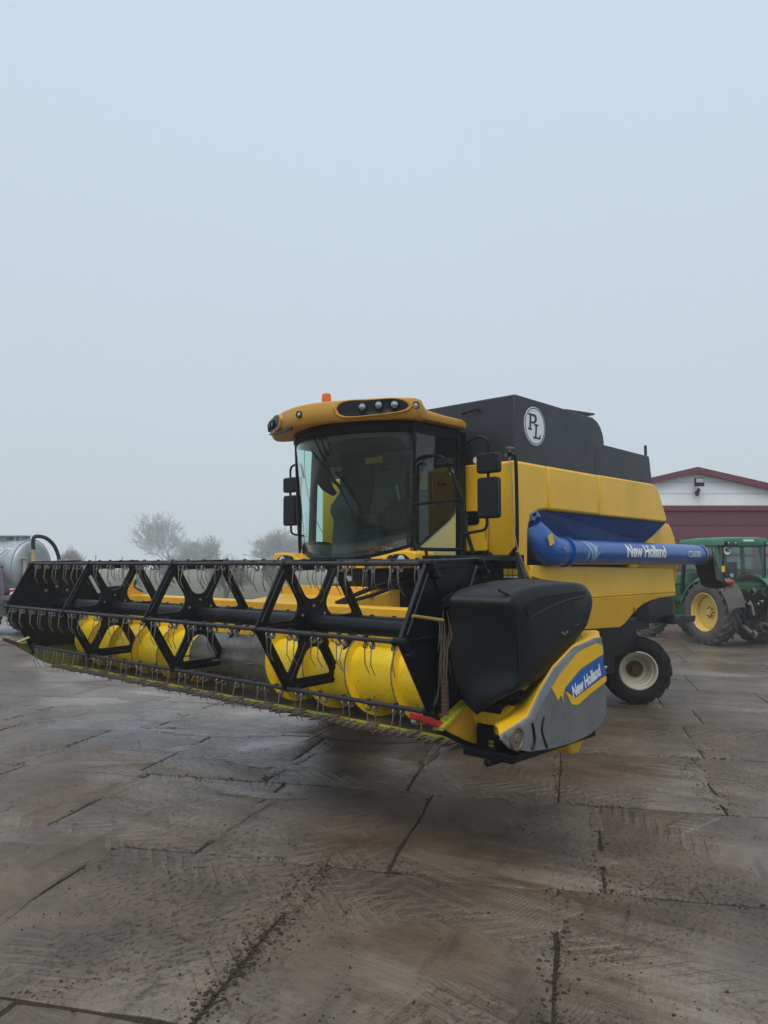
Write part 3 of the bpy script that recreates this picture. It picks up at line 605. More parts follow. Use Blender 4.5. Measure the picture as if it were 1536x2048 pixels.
# scalloped dark visor strip below the roof
vs_ = []
for i, (x, y) in enumerate(cab_arc(36, 0.945, 1.21, 0.465)):
    t = i / 36; dip = 0.05 + 0.055 * max(0, math.sin(max(0, min(1, (t - 0.10) / 0.30)) * math.pi)) + 0.04 * (t > .75)
    vs_.append([(x + 0.006, y, 3.56), (x + 0.006, y, 3.52 - dip), (x - 0.03, y, 3.52 - dip), (x - 0.03, y, 3.56)])
MB().loft(vs_).build('visor_strip', M['plastic'], CB)
# door with its lower cream panel
gl_ = [(0.475, 2.62), (0.50, 2.58), (0.60, 2.50), (1.13, 2.185), (1.145, 2.25), (1.20, 3.50), (0.44, 3.50)]
dr = MB().prism(gl_, 'xz', 0.926, 0.934).build('door_glass', M['doorglass'], CB, smooth=0)
MB().prism([(1.13, 2.165), (0.60, 2.48), (0.50, 2.565), (0.472, 2.62), (0.478, 2.09), (1.13, 2.09)], 'xz', 0.918, 0.938).build('door_panel', M['cream'], dr, bevel=0.004)
MB().tube([(1.135, 0.937, 2.175), (0.60, 0.937, 2.487), (0.50, 0.937, 2.57), (0.472, 0.937, 2.63)], 0.012, 6).build('door_seal', M['black'], dr)
MB().box(0.60, 0.76, 0.936, 0.965, 2.86, 2.895).build('door_handle', M['black'], dr, bevel=0.01)
MB().lathe([(0.04, 0), (0.04, 0.003), (0, 0.003)], 20, 'y', (0.545, 0.9345, 3.02)).build('door_sticker', M['sticker'], dr, smooth=0)
MB().box(1.185, 1.235, 0.935, 0.975, 3.27, 3.35).build('door_hinge', M['black'], CB, bevel=0.006)
MB().prism([(0.475, 2.09), (1.13, 2.12), (1.18, 3.48), (0.44, 3.48)], 'xz', -0.936, -0.928).build('side_window', M['glass'], CB, smooth=0)
# inside the cab
st = MB(); st.prism(rounded([(0.52, 2.42), (1.05, 2.42), (1.08, 2.56), (0.52, 2.55)], 0.05), 'xz', -0.26, 0.26); st.box(0.62, 0.95, -0.2, 0.2, 2.05, 2.42)
st = st.build('driver_seat', M['seat'], CB, bevel=0.03, seg=3)
MB().prism(rounded([(0.50, 2.52), (0.64, 2.52), (0.56, 3.12), (0.42, 3.12)], 0.05), 'xz', -0.25, 0.25).build('backrest', M['seat'], st, bevel=0.05, seg=3)
MB().prism(rounded([(0.44, 3.13), (0.53, 3.13), (0.52, 3.32), (0.44, 3.32)], 0.04), 'xz', -0.14, 0.14).build('headrest', M['seat'], st, bevel=0.03, seg=3)
MB().box(0.55, 1.0, 0.30, 0.42, 2.62, 2.70).build('armrest', M['seat'], st, bevel=0.03)
stw = MB(); sc_, sa_ = math.cos(R(28)), math.sin(R(28))
col = MB(); col.lathe([(0.155, 0), (0.15, 0.2), (0.13, 0.42), (0.14, 0.46), (0.17, 0.52), (0.165, 0.60), (0.11, 0.68), (0.07, 0.74), (0.05, 0.80)], 18, 'z', (1.27, -0.02, 2.055)); col = col.build('steering_column', M['seat'], CB, smooth=60)
ring = [(1.22 + 0.19 * math.cos(t) * sc_ - 0.0, -0.05 + 0.19 * math.sin(t), 2.93 + 0.19 * math.cos(t) * sa_) for t in [2 * math.pi * k / 24 for k in range(24)]]
stw.tube(ring, 0.015, 6, True)
for k in (0, 8, 16): stw.tube([ring[k], (1.22, -0.05, 2.90)], 0.013, 6)
stw.lathe([(0.045, 0), (0.045, 0.04), (0, 0.05)], 12, 'z', (1.22, -0.05, 2.87)); stw.build('steering_wheel', M['black'], CB)
wp = MB(); wp.tube([(1.67, -0.12, 3.42), (1.655, 0.12, 3.0), (1.60, 0.38, 2.62), (1.545, 0.48, 2.28)], 0.008, 6); wp.tube([(1.68, 0.0, 3.42), (1.655, 0.14, 2.98)], 0.007, 6); wp.tube([(1.665, -0.15, 3.25), (1.64, 0.25, 2.85), (1.60, 0.42, 2.55)], 0.011, 6)
wp.build('wiper', M['black'], CB)
ca = MB(); ca.tube(smooth_path([(1.36, -0.62, 3.40), (1.33, -0.63, 3.0), (1.38, -0.45, 2.60), (1.45, -0.2, 2.35)], 6), 0.004, 5); ca.build('cab_cable', M['black'], CB)
mon = MB(); mon.box(0.95, 1.0, -0.62, -0.38, 3.16, 3.30); mon.tube([(1.0, -0.5, 3.4), (1.0, -0.5, 3.3)], 0.012); mon.build('monitor', M['black'], CB, bevel=0.008)
MB().box(0.342, 0.350, -0.60, -0.30, 3.27, 3.34).build('cab_notice', M['sticker'], CB)
MB().box(0.342, 0.348, 0.30, 0.42, 2.88, 3.10).build('cab_sticker', M['limeyellow'], CB)
con = MB(); con.prism(rounded([(0.55, 2.06), (1.12, 2.06), (1.14, 2.5), (1.02, 2.72), (0.55, 2.66)], 0.06), 'xz', 0.46, 0.76); con.build('control_console', M['interior'], CB, bevel=0.03)
MB().tube([(1.05, 0.60, 2.70), (1.10, 0.60, 2.86)], [0.012, 0.018], 8).build('control_lever', M['steel'], CB)
ex = MB(); ex.box(1.12, 1.24, 0.30, 0.66, 2.06, 2.12); ex.tube([(1.18, 0.28, 2.12), (1.18, 0.48, 2.19), (1.18, 0.68, 2.13)], 0.016, 8); ex.build('red_toolbox', M['red'], CB, bevel=0.02)
bag = MB(); bag.box(1.02, 1.28, -0.78, -0.45, 2.06, 2.26); bag.build('tool_bag', M['interior'], CB, bevel=0.06, seg=3)
# --- roof
oh = [(0.28, 0.0), (0.28, 0.55), (0.29, 0.86), (0.34, 0.97), (0.44, 1.01), (0.8, 1.02), (1.10, 1.03), (1.20, 1.06), (1.29, 1.11), (1.38, 1.12), (1.46, 1.07), (1.56, 0.96), (1.66, 0.80), (1.77, 0.60), (1.86, 0.38), (1.92, 0.17), (1.935, 0.0)]
ol = oh + [(x, -y) for x, y in oh[-2:0:-1]]
def sstep(a, b_, x): t = max(0, min(1, (x - a) / (b_ - a))); return t * t * (3 - 2 * t)
def rring(f, dz):
    out_ = []; n = len(ol)
    for i, (x, y) in enumerate(ol):
        a, b_ = Vector(ol[i - 1]), Vector(ol[(i + 1) % n]); d = (b_ - a).normalized(); nn = Vector((d.y, -d.x))
        if nn.dot(Vector((x - 0.9, y))) < 0: nn = -nn
        w = sstep(1.02, 1.32, x); zt = 3.615 + 0.085 * w; zb = 3.525 - 0.035 * w
        out_.append((x + nn.x * f, y + nn.y * f, zb + (zt - zb) * dz[0] + dz[1]))
    return out_
roof = MB().loft([rring(-0.25, (0, 0.03)), rring(-0.06, (0, 0.0)), rring(-0.015, (0, 0.004)), rring(0.010, (0.14, 0)), rring(0.020, (0.5, 0)), rring(0.016, (0.90, 0)), rring(0.008, (1, -0.003)), rring(-0.01, (1, 0.006)), rring(-0.06, (1, 0.014)), rring(-0.25, (1, 0.022)), rring(-0.5, (0.9, 0.03))])
roof = roof.build('cab_roof', M['roofyellow'], CB, smooth=38)
pth = [Vector((x, y)) for x, y in oh[8:]]
acc = [0]
for i in range(1, len(pth)): acc.append(acc[-1] + (pth[i] - pth[i - 1]).length)
def on_roof(s, z, off, side):
    i = max(j for j in range(len(acc) - 1) if acc[j] <= max(s, 0)); t = (s - acc[i]) / (acc[i + 1] - acc[i])
    p = pth[i].lerp(pth[i + 1], t)
    def tang(k): a = pth[max(k - 1, 0)]; b_ = pth[min(k + 1, len(pth) - 1)]; return (b_ - a).normalized()
    d = tang(i).lerp(tang(i + 1), t).normalized(); nn = Vector((-d.y, d.x)); nn = -nn if nn.x < 0 else nn
    return Vector((p.x + nn.x * off, side * (p.y + nn.y * off), z)), Vector((nn.x, side * nn.y, 0))
def lamp(c, n, r, parent, name='work_lamp'):
    q = Vector((0, 0, 1)).rotation_difference(n).to_matrix().to_4x4(); q.translation = c
    MB().lathe([(r, -0.02), (r * 1.12, 0.0), (r * 1.1, 0.016), (r * 0.9, 0.018), (r * 0.88, 0.004)], 20, 'z').xf(q).build(name, M['plastic'], parent)
    MB().lathe([(r * 0.9, -0.004), (r * 0.86, 0.008), (r * 0.4, 0.014), (0, 0.015)], 20, 'z').xf(q).build('lamp_glass', M['silver'], parent)
for side in (1, -1):
    s0, s1 = 0.17, 0.92; nS = 26; top, bot = [], []
    for i in range(nS + 1):
        t = i / nS; s = s0 + (s1 - s0) * t; e = math.sqrt(max(0, 1 - (2 * t - 1) ** 4))
        top.append((s, 3.612 + 0.070 * e + 0.005 * math.sin(t * 9))); bot.append((s, 3.612 - (0.065 + 0.045 * t) * e))
    outr = MB(); rows_ = []
    for f_, off in ((1.14, 0.016), (1.08, 0.046), (1.0, 0.044), (0.90, 0.036)):
        ring_ = [on_roof(0.53 + (s - 0.53) * f_, 3.612 + (z - 3.612) * f_, off, side)[0] for s, z in top + bot[::-1]]; rows_.append(ring_)
    outr.loft(rows_[:3], True, False); outr.build('pod_frame', M['roofyellow'], roof, smooth=60)
    lens = MB(); lens.loft(rows_[2:] + [[on_roof(0.53 + (s - 0.53) * 0.5, 3.608 + (z - 3.612) * 0.5, 0.033, side)[0] for s, z in top + bot[::-1]]]); lens = lens.build('light_pod', M['plastic'], roof, smooth=60)
    for s in (0.31, 0.47, 0.64):
        c, n = on_roof(s, 3.622 - 0.012 * (s > .6), 0.046, side); lamp(c, (n + Vector((0, 0, -0.1))).normalized(), 0.044, roof)
    c, n = Vector((1.385, side * 1.125, 3.625)), Vector((0.6, side * 0.8, -0.05)).normalized(); lamp(c, n, 0.036, roof)
lamp(Vector((1.955, -0.03, 3.60)), Vector((1, 0.05, -0.05)).normalized(), 0.036, roof)
MB().prism([(1.80, -0.66), (1.93, -0.2), (1.90, -0.2), (1.77, -0.66)], 'xy', 3.465, 3.49).build('roof_flap', M['plastic'], roof)
bc = MB().lathe([(0.055, 0), (0.055, 0.045), (0.045, 0.05)], 18, 'z', (1.70, 0.12, 3.70)).build('roof_beacon', M['black'], CB)
MB().lathe([(0.05, 0), (0.053, 0.03), (0.049, 0.085), (0.036, 0.10), (0, 0.104)], 18, 'z', (1.70, 0.12, 3.748)).build('lens', M['orange'], bc)
# --- platform, railing, mirrors, ladder
pf = MB(); pf.box(0.30, 1.28, 0.97, 1.62, 2.03, 2.085); pf.box(0.25, 1.1, 0.70, 1.0, 1.9, 2.03); pf.build('platform', M['black'], CB, bevel=0.008)
rl = MB()
rl.tube(smooth_path([(1.22, 0.96, 2.16), (1.22, 0.955, 2.4), (1.22, 0.955, 2.98), (1.22, 1.0, 3.08), (1.22, 1.09, 3.115), (1.22, 1.28, 3.10), (1.22, 1.38, 3.05), (1.22, 1.44, 2.95), (1.22, 1.585, 2.65), (1.22, 1.59, 2.55), (1.22, 1.59, 2.10)], 5), 0.018, 8)
rl.tube(smooth_path([(1.22, 0.955, 2.26), (1.22, 0.98, 2.19), (1.22, 1.05, 2.155), (1.22, 1.30, 2.145), (1.22, 1.59, 2.14)], 4), 0.018, 8)
rl.tube([(1.22, 0.955, 2.625), (1.22, 1.585, 2.635)], 0.016, 8); rl.tube([(1.22, 1.60, 2.42), (1.22, 1.72, 2.10)], 0.020, 8); rl.tube([(1.22, 1.12, 2.15), (1.22, 1.12, 2.06)], 0.018, 8)
rl.box(1.20, 1.24, 1.58, 1.64, 2.28, 2.50); rl.tube([(1.22, 1.51, 2.62), (1.22, 1.51, 2.58)], 0.02, 8)
rl.build('railing', M['black'], CB)
def mirror(cx, cy, cz, s):
    fr = MB()
    fr.tube(smooth_path([(1.15 if s > 0 else 0.8, s * 1.38 if s > 0 else -1.26, 3.04 if s > 0 else 3.10), (cx, s * (abs(cy) - 0.20), cz + 0.40), (cx, s * (abs(cy) - 0.06), cz + 0.41), (cx, cy, cz + 0.36), (cx, cy, cz + 0.25)], 5), 0.014, 8)
    fr.tube([(cx, cy, cz + 0.25), (cx, cy, cz + 0.02)], 0.016, 8); fr.tube([(cx, cy, cz + 0.02), (cx, cy - s * 0.02, cz - 0.36)], 0.012, 6)
    fr.tube(smooth_path([(cx, cy - s * 0.02, cz - 0.36), (cx, cy - s * 0.02, cz - 0.44), (cx, cy - s * 0.06, cz - 0.485), (cx, s * (abs(cy) - 0.16), cz - 0.50), (cx, s * (abs(cy) - 0.30), cz - 0.52)], 4), 0.014, 8)
    if s > 0: fr.box(cx - 0.05, cx + 0.03, 1.34, 1.48, 3.0, 3.06)
    fr = fr.build('mirror_arm', M['black'], CB)
    for z0, z1, w in ((cz + 0.06, cz + 0.255, 0.125), (cz - 0.375, cz + 0.02, 0.118)):
        MB().prism(rounded([(cy - w, z0), (cy + w, z0), (cy + w, z1), (cy - w, z1)], 0.035), 'yz', cx - 0.055, cx + 0.03).build('mirror', M['plastic'], fr, bevel=0.02, seg=3)
mirror(1.28, 1.945, 2.81, 1)
mirror(0.82, -1.50, 2.87, -1)
MB().tube([(0.68, -1.46, 2.05), (0.68, -1.46, 3.14)], 0.02, 8).build('mirror_post', M['black'], CB)
gr = MB(); gr.tube(smooth_path([(0.30, 1.535, 3.17), (0.31, 1.56, 3.20), (0.31, 1.60, 3.18), (0.30, 1.625, 3.08), (0.30, 1.63, 2.25), (0.30, 1.60, 2.16), (0.28, 1.54, 2.11)], 5), 0.02, 8); gr = gr.build('grab_rail', M['black'], CB)
gp = MB(); gp.lathe([(0.045, 0), (0.05, 0.012), (0.05, 0.022), (0.02, 0.03)], 16, 'z', (0.30, 1.545, 3.245)); gp.tube([(0.30, 1.545, 3.24), (0.30, 1.545, 3.15)], 0.012, 6); gp.box(0.28, 0.33, 1.50, 1.53, 3.17, 3.20); gp.build('antenna', M['steel'], CB)
MB().tube(smooth_path([(0.31, 1.545, 3.15), (0.325, 1.59, 2.9), (0.325, 1.60, 2.5), (0.325, 1.64, 2.2), (0.30, 1.70, 2.0), (0.26, 1.74, 1.85)], 6), 0.006, 5).build('antenna_cable', M['steel'], CB)
ld = MB()
for y0 in (1.32, 1.66):
    ld.tube(smooth_path([(0.30, y0 - 0.12, 2.10), (0.33, y0 - 0.02, 2.11), (0.40, y0 + 0.05, 2.06), (0.52, y0 + 0.20, 1.85), (0.66, y0 + 0.36, 1.60)], 5), 0.02, 8)
ld.build('ladder_rail', M['black'], CB)
for k in range(4): MB().box(0.34 + k * 0.10, 0.50 + k * 0.10, 1.35 + k * 0.05, 1.70 + k * 0.05, 1.82 - k * 0.27, 1.85 - k * 0.27).build('ladder_step', M['black'], CB)
lb = MB(); lb.box(0.05, 0.22, 0.9, 1.56, 1.45, 2.1); lb.build('ladder_back_plate', M['black'], CB, bevel=0.01)
for k in range(3):
    yy = 1.40 + k * 0.062
    MB().box(0.2205, 0.224, yy, yy + 0.052, 1.88, 1.945).build('warning_sticker', M['sticker'], CB); MB().box(0.2205, 0.224, yy, yy + 0.052, 1.805, 1.87).build('warning_sticker', M['white'], CB)
MB().prism([(0.02, 1.98), (0.05, 2.0), (-0.06, 1.84), (-0.09, 1.84)], 'xz', 1.556, 1.563).build('yellow_stripe', M['sticker'], CB)

sg_ = MB().lathe([(0.048, 0.012), (0.048, 0.016), (0, 0.016)], 20, 'x', (0.155, 1.0, 3.19)).build('warning_disc', M['white'], CB, smooth=0)
MB().lathe([(0.048, 0.0165), (0.048, 0.018), (0.037, 0.018), (0.037, 0.0165)], 20, 'x', (0.155, 1.0, 3.19), True).build('disc_rim', M['red'], sg_, smooth=0)
# --- wheels
def tyre_mb(Rt, rr_, w, nl, lh, ang=0.32, lw=0.055):
    mb = MB(); hw = w / 2; Rb = Rt - lh
    prof = [(rr_, hw * 0.82), (rr_ + 0.03, hw * 0.92), (rr_ + (Rb - rr_) * 0.45, hw * 1.0), (Rb - 0.07, hw * 0.97), (Rb - 0.02, hw * 0.86), (Rb, hw * 0.6), (Rb + 0.004, 0)]
    prof = prof + [(r, -h) for r, h in prof[-2::-1]]
    mb.lathe(prof, 56, 'y', (0, 0, 0), True)
    for sd in (1, -1):
        for k in range(nl):
            a0 = 2 * math.pi * (k + (0.5 if sd < 0 else 0)) / nl; secs = []
            for t in (0, 0.35, 0.7, 0.94, 1.04):
                y = sd * hw * (t * 0.96 - 0.03); a = a0 + ang * t; r0 = Rb - 0.02 - (0.03 if t > .9 else 0) - (0.07 if t > 1 else 0); r1 = Rt - (0.010 if t > .9 else 0) - (0.07 if t > 1 else 0)
                da = lw / Rt / 2
                secs.append([(r * math.cos(q), y, r * math.sin(q)) for r, q in ((r0, a - da * 1.4), (r1, a - da), (r1, a + da), (r0, a + da * 1.4))])
            mb.loft(secs)
    return mb
def wheel(name, parent, loc, Rt, rr_, w, nl, lh, side, rz, tm, rm, dish, spin=0.0, hubm='black', ang=0.32, lw=0.055, bolts=8, hubr=0.16):
    e = empty(name, loc, rz, parent); e.rotation_euler = (0, 0, rz)
    q = Matrix.Rotation(spin, 4, 'Y')
    tyre_mb(Rt, rr_, w, nl, lh, ang, lw).xf(q).build('tyre', M[tm], e, smooth=32)
    hw = w / 2; s = side
    p = [(rr_ + 0.012, s * hw * 0.80), (rr_ + 0.012, s * hw * 0.90), (rr_ - 0.004, s * hw * 0.92), (rr_ - 0.022, s * hw * 0.80), (rr_ - 0.028, s * hw * 0.52), (rr_ - 0.055, s * hw * 0.46), (rr_ - 0.06, s * hw * 0.10), (rr_ - 0.075, s * (hw * 0.04)), (rr_ - 0.08, s * (hw * 0.9 - dish) + s * 0.02), (hubr * 1.25, s * (hw * 0.9 - dish)), (hubr * 1.0, s * (hw * 0.9 - dish)), (0.0, s * (hw * 0.9 - dish)), ]
    MB().lathe(p, 44, 'y', cap=False).build('rim', M[rm], e, smooth=28)
    hb = MB(); hb.lathe([(hubr, s * (hw * 0.9 - dish - 0.03)), (hubr, s * (hw * 0.9 - dish + 0.018)), (hubr * 0.55, s * (hw * 0.9 - dish + 0.02)), (hubr * 0.5, s * (hw * 0.9 - dish + 0.075)), (0, s * (hw * 0.9 - dish + 0.08))], 24, 'y'); hb.build('hub', M[hubm], e)
    for k in range(bolts):
        a = 2 * math.pi * k / bolts; MB().lathe([(0.017, 0), (0.017, s * 0.03), (0, s * 0.032)], 6, 'y', (hubr * 0.8 * math.cos(a), s * (hw * 0.9 - dish + 0.018), hubr * 0.8 * math.sin(a))).build('wheel_bolt', M['black' if hubm != 'rust' else 'rust'], e)
    return e
wheel('front_wheel', CB, (0, 1.16, 0.85), 0.85, 0.42, 0.60, 18, 0.045, 1, 0, 'rubber', 'rim', 0.2)
wheel('front_wheel', CB, (0, -1.16, 0.85), 0.85, 0.42, 0.60, 18, 0.045, -1, 0, 'rubber', 'rim', 0.2)
wheel('rear_wheel', CB, (-3.38, 1.235, 0.482), 0.482, 0.262, 0.37, 15, 0.028, 1, R(-52), 'rubber', 'rim', 0.24, 0.1, 'rust', 0.42, 0.06, 8, 0.12)
wheel('rear_wheel', CB, (-3.42, -1.2, 0.482), 0.482, 0.262, 0.37, 15, 0.028, -1, R(-40), 'rubber', 'rim', 0.24, 0.1, 'rust', 0.42, 0.06, 8, 0.12)
ax = MB(); ax.box(-3.48, -3.28, -1.0, 1.0, 0.42, 0.60); ax.tube([(-3.3, -0.9, 0.5), (-3.1, 0.0, 0.55), (-3.3, 0.9, 0.5)], 0.03); ax.box(-3.5, -3.25, -0.3, 0.3, 0.6, 1.05); ax.box(-0.15, 0.15, -0.9, 0.9, 0.7, 1.0)
ax.box(-3.0, -2.94, 0.95, 1.05, 0.5, 1.25); ax.build('axle', M['black'], CB, bevel=0.015)
MB().box(-2.62, -2.60, 1.12, 1.20, 0.95, 1.13).build('warning_sticker', M['sticker'], CB)
# --- feeder house
fh = MB(); fh.add([(2.25, -0.72, 0.95), (2.25, 0.72, 0.95), (2.25, 0.72, 1.58), (2.25, -0.72, 1.58), (0.5, -0.62, 1.25), (0.5, 0.62, 1.25), (0.5, 0.62, 1.80), (0.5, -0.62, 1.80)], [(0, 1, 2, 3), (7, 6, 5, 4), (0, 4, 5, 1), (1, 5, 6, 2), (2, 6, 7, 3), (3, 7, 4, 0)])
fh = fh.build('feeder_house', M['beamyellow'], CB, bevel=0.01)
MB().box(1.55, 1.62, -0.70, 0.70, 1.65, 1.76).build('feeder_rib', M['beamyellow'], fh, bevel=0.008)
fc = MB()
fc.tube(smooth_path([(2.2, 0.8, 1.62), (1.9, 0.95, 1.75), (1.5, 0.9, 1.82), (1.0, 0.75, 1.86)], 5), 0.022); fc.tube(smooth_path([(2.2, 0.86, 1.62), (1.9, 1.02, 1.70), (1.5, 0.98, 1.78), (1.0, 0.8, 1.80)], 5), 0.018)
fc.build('hydraulic_hose', M['black'], CB)
# --- header: frame, floor, auger, knife
hf = MB(); hf.box(2.18, 2.40, -2.86, 3.03, 1.515, 1.615); hf.box(2.20, 2.34, -2.98, 3.03, 0.80, 1.515)
hf = hf.build('header_frame', M['beamyellow'], CB, bevel=0.012)
MB().box(2.342, 2.352, -2.98, 3.03, 1.06, 1.50).build('back_sheet', M['hyellow'], hf)
fl_ = [(3.14, 0.785), (3.0, 0.765), (2.88, 0.77), (2.72, 0.775), (2.56, 0.80), (2.44, 0.88), (2.36, 1.02), (2.35, 1.10), (2.33, 1.10), (2.33, 1.0), (2.42, 0.84), (2.56, 0.76), (2.9, 0.73), (3.14, 0.765)]
MB().prism(fl_, 'xz', -3.02, 3.05).build('header_floor', M['drumsteel'], hf, smooth=30)
MB().prism([(3.06, 0.788), (3.13, 0.792), (3.13, 0.80), (3.06, 0.80)], 'xz', -2.98, 3.02).build('floor_lip', M['limeyellow'], hf)
br = MB(); br.prism(rounded([(2.25, 1.55), (2.60, 1.60), (2.62, 1.66), (2.42, 1.68), (2.40, 1.78), (2.34, 1.78), (2.30, 1.68), (2.2, 1.66)], 0.03), 'xz', -2.80, -2.70); br.build('reel_arm_bracket', M['beamyellow'], hf, bevel=0.006)
bh = MB(); bh.tube([(2.3, -2.76, 1.72), (2.7, -2.76, 1.70)], 0.022); bh.tube(smooth_path([(2.3, -2.74, 1.74), (2.38, -2.6, 1.80), (2.45, -2.5, 1.72), (2.4, -2.4, 1.66)], 4), 0.012); bh.build('reel_cylinder', M['black'], hf)
for s in (1, -1):
    ar = MB(); ar.prism([(2.2, 1.56), (3.25, 1.49), (3.25, 1.57), (2.2, 1.68)], 'xz', s * 3.05, s * 3.10); ar.build('reel_arm', M['black'], CB, bevel=0.008)
ax0, az0, dr_ = 2.74, 1.085, 0.235
dm = MB(); dm.lathe([(dr_, -2.95), (dr_, -0.50)], 36, 'y', (ax0, 0, az0)); dm.lathe([(dr_, 0.70), (dr_, 2.98)], 36, 'y', (ax0, 0, az0)); dm = dm.build('header_auger', M['hyellow'], CB)
MB().lathe([(dr_ - 0.004, -0.50), (dr_ - 0.004, 0.70)], 36, 'y', (ax0, 0, az0)).build('auger_drum', M['drumsteel'], dm)
def flight(y0, y1, hand, ph):
    mb = MB(); n = 150; secs = []
    for i in range(n + 1):
        t = i / n; a = ph + hand * 2 * math.pi * (y1 - y0) * t / 0.50; y = y0 + (y1 - y0) * t; o = 0.308
        c, s = math.cos(a), math.sin(a)
        secs.append([(ax0 + c * r, y + d, az0 + s * r) for r, d in ((dr_ - 0.01, -0.004), (o, -0.004), (o, 0.004), (dr_ - 0.01, 0.004))])
    return mb.loft(secs)
flight(-2.94, -0.55, 1, 0.4).build('auger_flight', M['hyellow'], dm, smooth=40); flight(0.62, 2.96, -1, 2.2).build('auger_flight', M['hyellow'], dm, smooth=40)
def flight_rim(y0, y1, hand, ph):
    n = 150; pts = []
    for i in range(n + 1):
        t = i / n; a = ph + hand * 2 * math.pi * (y1 - y0) * t / 0.50; pts.append((ax0 + math.cos(a) * 0.309, y0 + (y1 - y0) * t, az0 + math.sin(a) * 0.309))
    return MB().tube(pts, 0.006, 5)
flight_rim(-2.94, -0.55, 1, 0.4).build('flight_rim', M['knife'], dm); flight_rim(0.62, 2.96, -1, 2.2).build('flight_rim', M['knife'], dm)
for k in range(7):
    a = k * 2.1; y = -0.5 + k * 0.17
    MB().tube([(ax0 + math.cos(a) * 0.15, y, az0 + math.sin(a) * 0.15), (ax0 + math.cos(a) * 0.32, y, az0 + math.sin(a) * 0.32)], 0.009, 6).build('auger_finger', M['steel'], dm)
for k in range(3):
    a = R(70 + 40 * k); y = 1.35 + 0.62 * k
    MB().box(-0.045, 0.045, -0.003, 0.003, 0.0, 0.115).xf(Matrix.Translation((ax0 + math.cos(a) * 0.225, y, az0 + math.sin(a) * 0.225)) @ Matrix.Rotation(math.pi / 2 - a, 4, 'Y') @ Matrix.Rotation(0.5, 4, 'Z')).build('flight_paddle', M['black'], dm)
kb = MB(); kb.box(3.12, 3.175, -2.98, 3.03, 0.775, 0.796); kb = kb.build('cutter_bar', M['knife'], CB)
gm = MB(); gm.loft([[(3.14, -0.019, 0.776), (3.14, 0.019, 0.776), (3.14, 0.019, 0.808), (3.14, -0.019, 0.808)], [(3.20, -0.016, 0.780), (3.20, 0.016, 0.780), (3.20, 0.016, 0.812), (3.20, -0.016, 0.812)], [(3.275, -0.003, 0.793), (3.275, 0.003, 0.793), (3.275, 0.003, 0.800), (3.275, -0.003, 0.800)]])
gm.xf(Matrix.Translation((-3.14, 0, -0.79))); gme = gm.mesh('knife_guard', M['knife'], 20)
for k in range(78):
    o = link('knife_guard', gme, kb); o.location = (3.14 + rnd.gauss(0, 0.004), -2.95 + k * 5.95 / 77, 0.79 + rnd.gauss(0, 0.003)); o.rotation_euler = (0, rnd.gauss(0.03, 0.05), rnd.gauss(0, 0.05))
ksm = MB().prism([(3.13, -0.032), (3.13, 0.032), (3.215, 0.006), (3.215, -0.006)], 'xy', 0.797, 0.800).mesh('knife_section', M['steel'], 0)
for k in range(77):
    o = link('knife_section', ksm, kb); o.location = (0.01, -2.95 + (k + 0.5) * 5.95 / 77, 0.004)
for k in range(15):
    MB().box(3.09, 3.15, -2.8 + k * 0.41, -2.72 + k * 0.41, 0.800, 0.815).build('knife_holder', M['knife'], kb)
# end sheets, dividers
for s in (1, -1):
    sh_ = [(3.46, 0.965), (3.22, 1.09), (2.95, 1.28), (2.5, 1.5), (2.25, 1.55), (2.25, 0.80), (2.6, 0.74), (2.97, 0.73), (3.12, 0.77)]
    if s < 0: sh_[0] = (3.66, 1.075); sh_ = [(3.30, 0.84)] + sh_; sh_ = sh_[1:] + sh_[:1]
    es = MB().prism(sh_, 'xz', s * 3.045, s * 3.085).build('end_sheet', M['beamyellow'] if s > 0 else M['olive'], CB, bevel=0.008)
    if s > 0:
        MB().add([(3.50, 3.05, 0.965), (3.24, 3.05, 1.085), (3.24, 3.13, 1.09), (3.50, 3.13, 0.97), (3.50, 3.05, 0.945), (3.24, 3.05, 1.065), (3.24, 3.13, 1.07), (3.50, 3.13, 0.95)], [(3, 2, 1, 0), (4, 5, 6, 7), (0, 1, 5, 4), (1, 2, 6, 5), (2, 3, 7, 6), (3, 0, 4, 7)]).build('divider_strip', M['limeyellow'], es)
        MB().tube([(3.50, 3.10, 0.95), (3.24, 3.11, 0.83), (2.95, 3.12, 0.72)], 0.018, 8).build('divider_rod', M['black'], es)
    p0, p1 = (3.70, 1.055), (3.45, 0.965)
    if s < 0: p0, p1 = (3.76, 1.13), (3.60, 1.06)
    MB().prism([(p0[0], p0[1] - 0.012), (p0[0] + 0.005, p0[1] + 0.028), (p1[0], p1[1] + 0.03), (p1[0] - 0.01, p1[1] - 0.018)], 'xz', s * 3.03, s * 3.10).build('red_marker', M['red'] if s > 0 else M['rust'], es, bevel=0.005)
    if s < 0: MB().tube([(3.62, -3.05, 1.09), (3.52, -2.95, 1.15)], 0.012, 6).build('divider_tip', M['cream'], es)
MB().tube([(3.66, 3.06, 1.02), (3.66, 3.02, 1.02)], 0.02, 8).build('divider_bolt', M['steel'], CB)
ft = MB(); ft.prism([(2.05, 0.74), (2.35, 0.74), (2.30, 0.63), (2.20, 0.61)], 'xz', 3.2, 3.36); ft.build('stand_foot', M['beamyellow'], CB, bevel=0.02)
uf = MB(); uf.box(2.1, 3.2, 3.06, 3.45, 0.74, 0.80); uf.tube([(2.2, 3.3, 0.72), (3.2, 3.25, 0.72)], 0.03); uf.box(2.6, 3.1, 3.1, 3.3, 0.8, 1.1); uf.build('drive_frame', M['black'], CB, bevel=0.01)
MB().box(3.02, 3.10, 3.2, 3.24, 0.80, 0.84).build('yellow_bracket', M['limeyellow'], CB)
